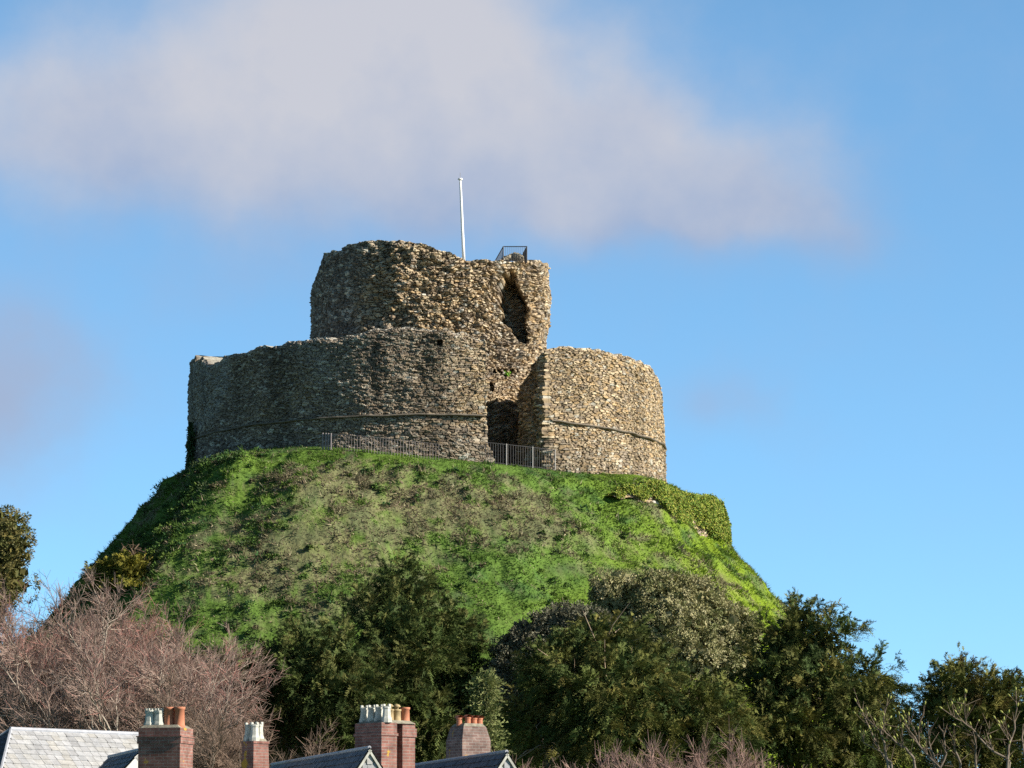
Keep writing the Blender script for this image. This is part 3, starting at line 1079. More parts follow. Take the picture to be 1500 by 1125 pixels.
def build_revetment():
    root = empty('ivy_covered_wall', ring_pt(66, 15.9))
    o0 = np.array(root.location)
    tag(root, 'low curved retaining wall smothered in yellow-green ivy below the right foot of the castle', 'retaining wall')
    aa = np.radians(np.arange(37, 128, 0.35))
    nv = 50
    hgt = np.interp(np.degrees(aa), [37, 46, 57, 128], [0.0, 0.42, 1.0, 1.0])
    t = np.linspace(0, 1, nv)
    A, T = np.meshgrid(aa, t, indexing='ij')
    ztop = np.array([float(z) for z in hill_z(CX + 15.55 * np.sin(aa), CY - 15.55 * np.cos(aa))])
    Z = ztop[:, None] - 0.05 - 2.35 * hgt[:, None] * (1 - T)
    U = A * 16
    e, ox, oy, r0, r1, r2 = stones(U, Z, 0.4, 0.16, 31)
    rad = 16.22 - 0.38 * T ** 2 + (r1 - 0.5) * 0.1 - 0.06 * (1 - sstep(0, 0.15, e)) + (fbm(P3(U * 0.7, Z * 0.7, 0 * U), 3, 200) - 0.5) * 0.3
    V = P3(CX + rad * np.sin(A), CY - rad * np.cos(A), Z)
    c = rubble_colour((r0, r1, r2), e, U, Z, 0.2 + 0 * U, 3)
    na = len(aa)
    V = np.concatenate([V, P3(CX + 15.3 * np.sin(aa), CY - 15.3 * np.cos(aa), ztop - 0.1)[:, None]], 1)
    c = np.concatenate([c, c[:, -1:]], 1)
    nv += 1
    i, j = np.meshgrid(np.arange(na - 1), np.arange(nv - 1), indexing='ij')
    Fq = np.stack([i * nv + j, (i + 1) * nv + j, (i + 1) * nv + j + 1, i * nv + j + 1], -1).reshape(-1, 4)
    mk('stonework', V.reshape(-1, 3) - o0, Fq, M_STONE, root, col=c.reshape(-1, 3))
    rng = np.random.default_rng(17)
    n = 95000
    a = np.radians(rng.uniform(38, 127, n))
    tt = rng.uniform(0, 1.04, n) ** 0.75
    hg = np.interp(np.degrees(a), [37, 46, 57, 128], [0.0, 0.42, 1.0, 1.0])
    zt_ = np.interp(a, aa, ztop)
    z = zt_ - 2.2 * hg * (1 - tt) + rng.normal(0, 0.05, n)
    cl = fbm(P3(a * 16 * 0.7, z * 0.6, 0 * a), 4, 210)
    keep = rng.random(n) < sstep(0.22, 0.46, cl + (tt - 0.35) * 0.4)
    a, tt, z, cl = a[keep], tt[keep], z[keep], cl[keep]
    hg = hg[keep]
    rad = 16.3 - 0.40 * tt ** 2 + hg * (rng.uniform(0, 0.32, len(a)) * (0.4 + cl) + (fbm(P3(a * 16, z, 0 * a), 3, 220) - 0.4) * 0.34) - np.where(tt > 0.98, rng.uniform(0, 1.2, len(a)), 0)
    P = P3(CX + rad * np.sin(a), CY - rad * np.cos(a), z + 0.08 - 0.3 * np.clip(rad - 16.4, 0, 1))
    Nn = P3(np.sin(a), -np.cos(a), 0.25 + 0 * a)
    V, Fq, c = ivy_leaves(P, Nn, rng)
    mk('ivy', V - o0, Fq, M_LEAF, root, col=c)


build_revetment()


def build_wall_ivy():
    rng = np.random.default_rng(19)
    n = 2600
    z = 28.6 + 2.6 * rng.random(n) ** 1.3
    w = np.interp(z, [28.6, 29.6, 30.6, 31.2], [3.0, 2.6, 2.2, 0.8])
    az = -71.5 + rng.normal(0, 0.5, n) * w
    rad = RW + 0.12 + rng.uniform(0, 0.22, n)
    a = np.radians(az)
    P = P3(CX + rad * np.sin(a), CY - rad * np.cos(a), z)
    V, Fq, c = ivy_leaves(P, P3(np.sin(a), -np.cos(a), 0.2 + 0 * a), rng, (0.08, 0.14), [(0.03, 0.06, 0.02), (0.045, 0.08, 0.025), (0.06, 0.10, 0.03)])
    o = mk('ivy', V, Fq, M_LEAF, col=c, origin=P.mean(0) - [0, 0, 1.2])
    tag(o, 'dark narrow ivy climbing the shaded left end of the shell wall', 'ivy')
    n = 90
    c0 = at(743.5, 546.5, CY - RTW * math.cos(R(42)) - 0.1)
    d = unit(rng.normal(0, 1, (n, 3)))
    P = c0 + d * rng.uniform(0, 0.14, (n, 1))
    V, Fq, c = ivy_leaves(P, d, rng, (0.06, 0.13), [(0.10, 0.22, 0.02), (0.14, 0.28, 0.03)])
    o = mk('fern', V, Fq, M_LEAF, col=c, origin=c0)
    tag(o, 'tiny bright green fern growing in the beam holes above the breach', 'fern')


build_wall_ivy()


# ------------------------------------------------------------------ trees
def seg_tubes(a, b, ra, rb, n):
    """independent tapered tubes for many segments at once"""
    a, b = np.asarray(a, float), np.asarray(b, float)
    d = unit(b - a)
    h = np.where(np.abs(d[:, 2:3]) > 0.8, np.array([[1.0, 0, 0]]), np.array([[0, 0, 1.0]]))
    u = unit(np.cross(d, h))
    v = np.cross(d, u)
    t = np.arange(n) * 2 * math.pi / n
    ring = u[:, None] * np.cos(t)[None, :, None] + v[:, None] * np.sin(t)[None, :, None]
    V = np.concatenate([a[:, None] + ring * np.asarray(ra)[:, None, None], b[:, None] + ring * np.asarray(rb)[:, None, None]], 1)
    m = len(a)
    k = np.arange(n)
    q = np.stack([k, (k + 1) % n, n + (k + 1) % n, n + k], -1)
    Fq = (np.arange(m)[:, None, None] * 2 * n + q[None]).reshape(-1, 4)
    return V.reshape(-1, 3), Fq


def fronds(P, D, L, rng, nl=8, leaf=0.17, lw=0.035, droop=0.35, flat=0.6):
    """feathery sprays: needles either side of an axis, tip drooping"""
    n = len(P)
    Nn = P3(0, 0, 1) * flat + rng.normal(0, 0.5, (n, 3))
    Sd = unit(np.cross(D, Nn))
    t = (np.arange(nl) + 0.6) / nl
    sgn = np.where(np.arange(nl) % 2 == 0, 1.0, -1.0)
    pos = P[:, None] + D[:, None] * (L[:, None] * t[None])[..., None]
    pos[..., 2] -= droop * L[:, None] * t[None] ** 2
    ll = leaf * (1.15 - 0.6 * t)[None] * rng.uniform(0.7, 1.3, (n, nl))
    dr = unit(Sd[:, None] * sgn[None, :, None] * 0.8 + D[:, None] * 0.75 + rng.normal(0, 0.18, (n, nl, 3)))
    tip = pos + dr * ll[..., None]
    off = D[:, None] * lw
    V = np.stack([pos - off, pos + off, tip], 2).reshape(-1, 3)
    return V


def sphere_dirs(n, rng):
    return unit(rng.normal(0, 1, (n, 3)))


def tree_root(name, px, Y, label, cat, group=None, dy=0.0):
    x = (px - 750) * Y / F_PX
    z = float(hill_z(x, Y, False)) - 0.15
    o = empty(name, (x, Y, z))
    tag(o, label, cat, group)
    return o, np.array([x, Y, z])


def limbs(root, b, targets, r0, seed, colour, shoot=1.0):
    """trunk with limbs running out to the middles of the crown's lumps"""
    rng = np.random.default_rng(seed)
    A, B, ra, rb = [], [], [], []
    fork = np.array([0, 0, 1.6])
    A.append(np.array([0, 0, -0.6])); B.append(fork); ra.append(r0 * 1.25); rb.append(r0)
    for tg in targets:
        p = fork.copy()
        tg = np.asarray(tg) - b
        k = 7
        r = r0 * 0.62
        prev = p
        for q in range(1, k + 1):
            t = q / k
            c = fork + (tg - fork) * t + np.array([0, 0, 0.8 * math.sin(math.pi * t)]) + rng.normal(0, 0.18, 3) * (t < 1)
            A.append(prev); B.append(c); ra.append(r); rb.append(r * 0.82)
            prev = c
            r *= 0.82
            if q > 2:
                for s_ in range(3):
                    d = unit(rng.normal(0, 1, 3) + np.array([0, -0.3, 0.2]))
                    e1 = c + d * rng.uniform(0.7, 1.6) * shoot
                    e2 = e1 + unit(d + rng.normal(0, 0.4, 3)) * rng.uniform(0.6, 1.3) * shoot
                    A += [c, e1]; B += [e1, e2]; ra += [r * 0.5, r * 0.35]; rb += [r * 0.35, r * 0.12]
    V, Fq = seg_tubes(np.array(A), np.array(B), np.array(ra), np.array(rb), 7)
    c = np.broadcast_to(colour, (len(V), 3)) * rng.uniform(0.8, 1.2, (len(V), 1))
    mk('trunk', V, Fq, M_BARK, root, col=c, smooth=True)


def lump_list(lumps, Y):
    """(px, py, rx, ry, dY[, rz]) -> centre and radii in metres"""
    out = []
    for l in lumps:
        px, py, rx, ry, dY = l[:5]
        c = at(px, py, Y + dY)
        k = (Y + dY) / F_PX
        out.append((c, np.array([rx * k, (rx * k * 0.85 if len(l) < 6 else l[5]), ry * k])))
    return out


def yew(name, px, Y, lumps, label, seed, cols, group='dark yews round the foot of the mound', spacing=0.72, per=24, nl=11, up=0.25, droop=0.35, leaf=0.14, flen=(0.35, 0.72), lw=0.029,
        trunk_col=(0.16, 0.11, 0.075), mtl=None, r0=0.33, cat='tree', shrink=0.34, shoot=0.45):
    rng = np.random.default_rng(seed)
    root, b = tree_root(name, px, Y, label, cat, group)
    LL = [(c, np.maximum(rad - shrink, rad * 0.35)) for c, rad in lump_list(lumps, Y)]
    Vs, Cs = [], []
    cols = np.array(cols)
    for (c, rad) in LL:
        area = 4 * math.pi * ((rad[0] * rad[1]) ** 1.6 / 3 + (rad[0] * rad[2]) ** 1.6 / 3 + (rad[1] * rad[2]) ** 1.6 / 3) ** (1 / 1.6)
        n = max(20, int(area / spacing ** 2))
        d = sphere_dirs(n, rng)
        nz = fbm(d * rad * 0.9 + c, 3, seed)
        p = c + d * rad * (0.80 + 0.5 * (nz - 0.5) + rng.uniform(-0.1, 0.1, n))[:, None]
        # a branch tip: a tight bunch of sprays pointing out and a little up
        out = unit(d / rad * rad.mean())
        axis = unit(out + P3(0, 0, up) + rng.normal(0, 0.36, (n, 3)))
        reach = rng.uniform(0.25, 0.95, n) * min(1.0, spacing / 0.6)
        q = per
        t = rng.random((n, q))
        base = p[:, None] + axis[:, None] * (reach[:, None] * t)[..., None] + rng.normal(0, 0.11, (n, q, 3))
        D = unit(axis[:, None] * 0.95 + rng.normal(0, 0.38, (n, q, 3)))
        Lf = rng.uniform(*flen, (n, q)) * (1.1 - 0.5 * t)
        V = fronds(base.reshape(-1, 3), D.reshape(-1, 3), Lf.ravel(), rng, nl, leaf, lw, droop)
        ci = cols[rng.integers(0, len(cols), n)] * rng.uniform(0.75, 1.3, (n, 1))
        ci = np.repeat(ci, q, 0) * rng.uniform(0.8, 1.2, (n * q, 1))
        Vs.append(V)
        Cs.append(np.repeat(ci, nl * 3, 0))
        # the darkness inside a crown is simply more foliage
        m = int(n * 4.5)
        d = sphere_dirs(m, rng)
        p = c + d * rad * (rng.random(m) ** 0.4 * 0.72)[:, None]
        V = fronds(p, sphere_dirs(m, rng), rng.uniform(0.5, 0.9, m), rng, nl, leaf * 1.6, lw * 2.6, droop)
        Vs.append(V)
        Cs.append(np.repeat(cols[rng.integers(0, len(cols), m)], nl * 3, 0))
    V = np.concatenate(Vs) - b
    gz = V.reshape(-1, 3, 3)
    keep = gz[:, :, 2].min(1) > -0.2
    V = gz[keep].reshape(-1, 3)
    C = np.concatenate(Cs).reshape(-1, 3, 3)[keep].reshape(-1, 3)
    mk('crown', V, np.arange(len(V)).reshape(-1, 3), mtl or M_LEAF, root, col=C)
    limbs(root, b, [c for c, r in LL], r0, seed, trunk_col, shoot)
    return root


YEWC = [(0.050, 0.074, 0.022), (0.070, 0.098, 0.027), (0.090, 0.112, 0.03), (0.11, 0.115, 0.035)]
YEWD = [(0.022, 0.038, 0.016), (0.030, 0.048, 0.018), (0.036, 0.052, 0.018)]
OLIV = [(0.155, 0.14, 0.038), (0.115, 0.122, 0.032), (0.13, 0.13, 0.034), (0.085, 0.105, 0.028)]

yew('yew_tree', 592, 169, [(590, 862, 55, 44, 0), (570, 905, 75, 50, -1), (640, 925, 72, 55, 0), (600, 960, 85, 60, -2), (660, 985, 55, 50, 0.5), (560, 1010, 80, 60, -2.5),
                            (620, 1060, 70, 70, -1.5), (690, 1035, 45, 60, 0), (672, 950, 48, 50, 1), (655, 1090, 70, 50, 0)],
    'dark green yew with a pointed top in the middle of the mound foot', 101, YEWC, up=0.35)
yew('yew_tree', 462, 163, [(480, 955, 80, 48, 0), (420, 985, 60, 50, 0), (480, 1010, 95, 60, -1), (430, 1050, 60, 60, 0), (520, 1070, 80, 70, -1), (385, 985, 50, 44, 1), (395, 1070, 50, 60, 1), (375, 1035, 36, 50, 1)],
    'spreading low dark yew to the left of the pointed one, above the chimneys', 102, YEWC, up=0.3)
yew('yew_tree', 900, 150, [(885, 945, 85, 45, 1), (830, 990, 85, 60, 0.5), (935, 985, 75, 50, 0.5), (890, 1015, 120, 65, -1.5), (1005, 1042, 100, 58, -0.5), (800, 1050, 70, 70, 0),
                            (900, 1080, 120, 70, -1.5), (1010, 1095, 90, 60, -1), (1060, 1070, 60, 70, 0.5)],
    'broad olive-green yew with pale bare boughs showing, below the silvery oaks', 103, YEWC + OLIV, trunk_col=(0.36, 0.27, 0.19), r0=0.36, shoot=1.0, up=0.15, droop=0.5)
yew('yew_tree', 1180, 158, [(1175, 915, 42, 38, 0), (1145, 945, 60, 50, 0), (1210, 945, 62, 48, -0.5), (1120, 1000, 60, 60, -0.5), (1195, 1005, 90, 60, -1.5), (1265, 1000, 62, 50, -0.5),
                             (1150, 1075, 100, 70, -2), (1260, 1070, 80, 70, -1.5), (1298, 1035, 36, 50, 0), (1320, 1095, 45, 50, 0)],
    'tall dark yew with a ragged double tip against the sky on the right', 104, YEWC + OLIV[:2], trunk_col=(0.3, 0.23, 0.17), up=0.2)
yew('yew_tree', 1415, 150, [(1410, 1008, 58, 42, 0), (1378, 1035, 50, 46, 0), (1455, 1026, 56, 46, 0), (1490, 1050, 45, 50, 0), (1400, 1085, 75, 60, -0.5), (1470, 1090, 60, 60, 0), (1430, 1055, 60, 45, 0.5)],
    'brownish yew crown with gaps of sky, behind the budding branches at the lower right', 105, OLIV + [(0.075, 0.06, 0.02)], spacing=0.6, up=0.45)
yew('yew_tree', 1530, 146, [(1525, 1030, 40, 36, 0), (1530, 1080, 45, 60, 0)], 'sliver of a yew crown cut by the right edge of the picture', 106, OLIV, spacing=0.7, up=0.4)
yew('yew_bush', 195, 181, [(190, 838, 42, 30, 0), (160, 850, 38, 32, 0.5), (228, 856, 38, 30, 0), (195, 880, 60, 38, -0.5)],
    'small rounded olive-brown yew bush in front of the shaded slope on the left', 107, [(0.22, 0.195, 0.03), (0.18, 0.165, 0.03), (0.15, 0.145, 0.03)], group=None, r0=0.07, shrink=0.35, shoot=0.12, spacing=0.36, up=0.5, flen=(0.25, 0.5), leaf=0.13, cat='bush')
yew('conifer_sapling', 712, 132, [(712, 1000, 3, 14, 0), (712, 1018, 6, 14, 0), (713, 1040, 10, 18, 0), (713, 1066, 15, 20, 0), (716, 1098, 20, 24, 0)],
    'slender pale green conifer sapling beside the chimney with hooded pots', 108, [(0.21, 0.23, 0.085), (0.17, 0.20, 0.07), (0.20, 0.205, 0.085)], group=None, shrink=0.15, shoot=0.15, spacing=0.24, per=8, nl=7, leaf=0.10, lw=0.022,
    flen=(0.16, 0.3), up=0.35, r0=0.1, cat='young tree')


def leafy(name, px, Y, lumps, label, seed, cols, group=None, spacing=0.42, per=46, size=(0.085, 0.155), mtl=None, trunk_col=(0.2, 0.17, 0.13), cat='tree', r0=0.3, lumpy=0.45):
    """broad-leaved evergreen: bunches of pointed leaves over a lumpy crown"""
    rng = np.random.default_rng(seed)
    root, b = tree_root(name, px, Y, label, cat, group)
    LL = lump_list(lumps, Y)
    Vs, Cs = [], []
    cols = np.array(cols)
    for (c, rad) in LL:
        area = 4 * math.pi * (rad.mean() ** 2)
        n = max(20, int(area / spacing ** 2))
        d = sphere_dirs(n, rng)
        nz = fbm(d * rad * 1.1 + c, 3, seed)
        p = c + d * rad * (0.88 + lumpy * (nz - 0.5) + rng.uniform(-0.06, 0.06, n))[:, None]
        out = unit(d + P3(0, 0, 0.25))
        q = per
        dd = unit(rng.normal(0, 1, (n, q, 3)) + out[:, None] * 0.8)
        P = p[:, None] + dd * rng.uniform(0.05, 0.26, (n, q, 1))
        D = unit(dd + rng.normal(0, 0.5, (n, q, 3)))
        ci = np.repeat(cols[rng.integers(0, len(cols), n)] * rng.uniform(0.8, 1.25, (n, 1)), q, 0) * rng.uniform(0.8, 1.2, (n * q, 1))
        P, D = P.reshape(-1, 3), D.reshape(-1, 3)
        U = unit(np.cross(D, rng.normal(0, 1, D.shape) + np.repeat(out, q, 0) * 1.2))
        ln = rng.uniform(*size, len(P))
        V, _ = leaf_quads(P, D, U, ln, ln * 0.24)
        Vs.append(V)
        Cs.append(np.repeat(ci, 4, 0))
        m = int(n * 6)
        p = c + sphere_dirs(m, rng) * rad * (rng.random(m) ** 0.4 * 0.78)[:, None]
        D = sphere_dirs(m, rng)
        U = unit(np.cross(D, rng.normal(0, 1, D.shape)))
        ln = rng.uniform(0.3, 0.5, m)
        V, _ = leaf_quads(p, D, U, ln, ln * 0.4)
        Vs.append(V)
        Cs.append(np.repeat(cols[rng.integers(0, len(cols), m)], 4, 0))
    V = np.concatenate(Vs) - b
    mk('crown', V, np.arange(len(V)).reshape(-1, 4), mtl or M_GLOSSLEAF, root, col=np.concatenate(Cs))
    limbs(root, b, [c for c, r in LL], r0, seed, trunk_col, 0.3)
    return root


SILV = [(0.23, 0.22, 0.095), (0.29, 0.27, 0.13), (0.17, 0.18, 0.07), (0.35, 0.32, 0.17)]
leafy('holm_oak', 975, 171, [(905, 872, 48, 36, 0), (965, 875, 55, 40, -0.5), (1015, 890, 55, 48, 0), (1050, 920, 50, 44, 0), (980, 925, 75, 50, -1), (1062, 962, 46, 42, -0.5), (1080, 930, 36, 36, 0), (1010, 960, 60, 40, -1), (905, 915, 45, 40, 0.5)],
      'large silvery-leaved holm oak on the grass slope, catching the sun', 111, SILV, 'silvery holm oaks on the slope')
leafy('holm_oak', 810, 168, [(825, 915, 48, 30, 0), (790, 935, 45, 34, 0), (755, 960, 38, 34, 0), (860, 925, 45, 40, -0.5), (800, 980, 60, 50, 0), (740, 1000, 40, 45, 0.5)],
      'smaller duller grey holm oak left of the large silvery one', 112, [(0.13, 0.125, 0.08), (0.17, 0.16, 0.105), (0.10, 0.10, 0.06)], 'silvery holm oaks on the slope')
leafy('evergreen_oak', -10, 186, [(-5, 775, 42, 36, 0), (15, 800, 36, 34, -0.5), (-30, 815, 55, 45, 0), (0, 850, 48, 45, -0.5), (-40, 880, 60, 60, 0)],
      'sunlit olive-brown evergreen oak at the left edge, above the bare trees', 113, [(0.17, 0.145, 0.045), (0.14, 0.125, 0.04), (0.10, 0.105, 0.03)], spacing=0.52, lumpy=1.1)


LAUR = [(0.035, 0.05, 0.02), (0.05, 0.062, 0.022), (0.06, 0.06, 0.025)]
for (px_, Y_, lm, sd, lb) in ((70, 170, [(60, 960, 60, 45, 0), (20, 1000, 60, 60, 0), (100, 1010, 60, 55, 0)], 121, 'dark evergreen bush seen through the bare trees nearest the left edge'),
                              (190, 168, [(170, 970, 55, 45, 0), (210, 1000, 60, 55, 0), (150, 1030, 60, 50, 0)], 122, 'dark evergreen bush seen through the pale-trunked bare tree'),
                              (310, 166, [(290, 990, 50, 45, 0), (330, 1010, 50, 55, 0), (300, 1050, 70, 50, 0)], 123, 'dark evergreen bush seen through the bare boughs beside the spreading yew')):
    leafy('evergreen_bush', px_, Y_, lm, lb, sd, LAUR, 'evergreen bushes behind the bare trees', 0.6, 26, cat='bush', r0=0.1)


# bare spring trees
def bare_tree(name, px, Y, top_py, spread, label, seed, group=None, bark=(0.36, 0.31, 0.25), twig=(0.30, 0.19, 0.165), stems=6, lean=0.0, buds=None, cat='tree', twigs=7, r0=0.16, fork=0.12,
              reach=1.0, sub=(7, 7, 5), twl=(0.25, 0.6), tw_r=0.0078, base_dz=0.0, depth=None):
    rng = np.random.default_rng(seed)
    root, b = tree_root(name, px, Y, label, cat, group)
    H = at(px, top_py, Y)[2] - b[2]
    A, B, ra, rb, lv = [], [], [], [], []

    def branch(p, d, ln, r, level, k):
        pts = [p]
        for q in range(k):
            d = unit(d + rng.normal(0, 0.13 + 0.05 * level, 3) + np.array([0, 0, 0.06 if level else 0.03]))
            p2 = p + d * ln / k
            r2 = r * (1 - 0.62 * (q + 1) / k)
            r1 = r * (1 - 0.62 * q / k)
            A.append(p); B.append(p2); ra.append(r1); rb.append(r2); lv.append(level)
            p = p2
            pts.append(p)
        return pts, d

    tips = []
    trunk, dt = branch(np.zeros(3), unit(np.array([lean * 0.3, 0, 1.0])), H * fork + 0.6, r0 * 1.5, 0, 3)
    f = trunk[-1]
    L1 = H * (1 - fork) * 0.66 * reach
    for s_ in range(stems):
        ph = 2 * math.pi * (s_ + rng.uniform(-0.3, 0.3)) / stems
        sp = spread * rng.uniform(0.35, 1.1)
        d = unit(np.array([math.cos(ph) * sp + lean, math.sin(ph) * sp * (depth or 1), 1.0]))
        p1, d1 = branch(f, d, L1 * rng.uniform(0.75, 1.05), r0 * rng.uniform(0.6, 0.95), 1, 8)
        for q in range(sub[0] + 1):
            i = int(rng.integers(2, 9)) if q < sub[0] else 8
            o = unit(rng.normal(0, 1, 3))
            d2 = unit(d1 * (0.9 if q < sub[0] else 1.6) + o * 0.75 + np.array([0, 0, 0.25]))
            p2, d2 = branch(p1[i], d2, L1 * rng.uniform(0.32, 0.52) * (1.15 - 0.05 * i), r0 * 0.28, 2, 6)
            for w in range(sub[1] + 1):
                i2 = int(rng.integers(1, 7)) if w < sub[1] else 6
                d3 = unit(d2 + unit(rng.normal(0, 1, 3)) * 0.8 + np.array([0, 0, 0.2]))
                p3, d3 = branch(p2[i2], d3, L1 * rng.uniform(0.14, 0.26), r0 * 0.11, 3, 4)
                for v_ in range(sub[2]):
                    i3 = int(rng.integers(1, 5))
                    d4 = unit(d3 + unit(rng.normal(0, 1, 3)) * 0.8 + np.array([0, 0, 0.15]))
                    tips.append((p3[i3], d4))
                tips.append((p3[-1], d3))
    A, B, ra, rb, lv = map(np.array, (A, B, ra, rb, lv))
    for (nm, lo, hi, sides) in (('trunk', 0, 1, 8), ('branch', 2, 3, 4)):
        k = (lv >= lo) & (lv <= hi)
        V, Fq = seg_tubes(A[k], B[k], ra[k], rb[k], sides)
        tn = np.repeat(np.clip((lv[k] - 1.5) / 2.5, 0, 1), 2 * sides)
        c = lerp(bark, twig, tn * 0.75) * rng.uniform(0.8, 1.2, (len(V), 1))
        mk(nm if nm == 'trunk' else 'branches', V, Fq, M_BARK, root, col=c, smooth=True)
    P = np.array([t[0] for t in tips])
    D = np.array([t[1] for t in tips])
    # fine twigs: a stem then side shoots
    l1 = rng.uniform(0.3, 0.75, len(P)) * L1 / 7
    M1 = P + D * l1[:, None]
    M1[:, 2] += 0.02
    sA, sB, sra, srb = [P], [M1], [np.full(len(P), tw_r * 1.3)], [np.full(len(P), tw_r * 0.9)]
    n = len(P)
    t = rng.random((n, twigs))
    low = sstep(0.25, 0.6, P[:, 2] / H)
    q0 = P[:, None] + (M1 - P)[:, None] * t[..., None]
    dd = unit(D[:, None] + rng.normal(0, 0.55, (n, twigs, 3)) + np.array([0, 0, 0.12]))
    q1 = q0 + dd * rng.uniform(*twl, (n, twigs, 1)) * (0.35 + 0.75 * low)[:, None, None]
    sA.append(q0.reshape(-1, 3)); sB.append(q1.reshape(-1, 3))
    sra.append(np.full(n * twigs, tw_r)); srb.append(np.full(n * twigs, tw_r * 0.55))
    a_, b_ = np.concatenate(sA), np.concatenate(sB)
    V, Fq = seg_tubes(a_, b_, np.concatenate(sra), np.concatenate(srb), 3)
    tone = fbm(a_ * 0.5, 3, seed)
    c = np.array(twig) * (0.65 + 0.7 * rng.random((len(a_), 1)))
    if buds is not None:
        hgt = sstep(0.45, 0.95, a_[:, 2] / H)
        mk_ = (rng.random(len(a_)) < 0.5 * hgt * sstep(0.46, 0.6, tone))
        c = np.where(mk_[:, None], np.array(buds) * rng.uniform(0.7, 1.2, (len(a_), 1)), c)
    mk('twigs', V, Fq, M_TWIG, root, col=np.repeat(c, 6, 0))
    return root


PINK = (0.31, 0.22, 0.18)
BG = 'bare pinkish trees on the left'
BUD = (0.40, 0.19, 0.16)
bare_tree('bare_tree', 142, 152, 852, 0.62, 'bare pinkish tree with a pale fluted trunk rising behind the slate roof', 201, BG, twig=PINK, buds=BUD, stems=8, r0=0.19, bark=(0.40, 0.35, 0.28))
bare_tree('bare_tree', 55, 156, 842, 0.6, 'bare reddish tree with a dark forked trunk, nearest the left edge', 202, BG, twig=(0.30, 0.21, 0.165), buds=BUD, stems=8, r0=0.15, bark=(0.28, 0.24, 0.18))
bare_tree('bare_tree', 205, 150, 893, 0.5, 'bare tree with long pale boughs leaning to the right over the left chimney', 203, BG, twig=PINK, buds=BUD, stems=9, lean=0.10, r0=0.19, bark=(0.42, 0.37, 0.30))
bare_tree('bare_tree', -45, 158, 855, 0.6, 'bare reddish tree mostly beyond the left edge of the picture', 204, BG, twig=(0.27, 0.19, 0.15), buds=BUD, stems=7, r0=0.15)
bare_tree('bare_tree', 190, 160, 892, 0.65, 'bare rosy tree in the middle rank with the reddest buds', 205, BG, twig=(0.285, 0.20, 0.165), buds=(0.46, 0.19, 0.16), stems=8, r0=0.13)
bare_tree('bare_shrub', 300, 140, 1025, 0.45, 'tangled bare brown shrub behind the narrow chimney on the left', 206, None, twig=(0.20, 0.14, 0.105), stems=9, r0=0.08, fork=0.05, cat='shrub', sub=(7, 6, 5))
bare_tree('bare_shrub', 960, 124, 1072, 0.75, 'pinkish bare shrub with upright twigs at the bottom, right of the middle', 207, None, twig=(0.27, 0.175, 0.145), stems=16, r0=0.05, fork=0.05, cat='shrub', sub=(9, 7, 5), bark=(0.36, 0.29, 0.24))

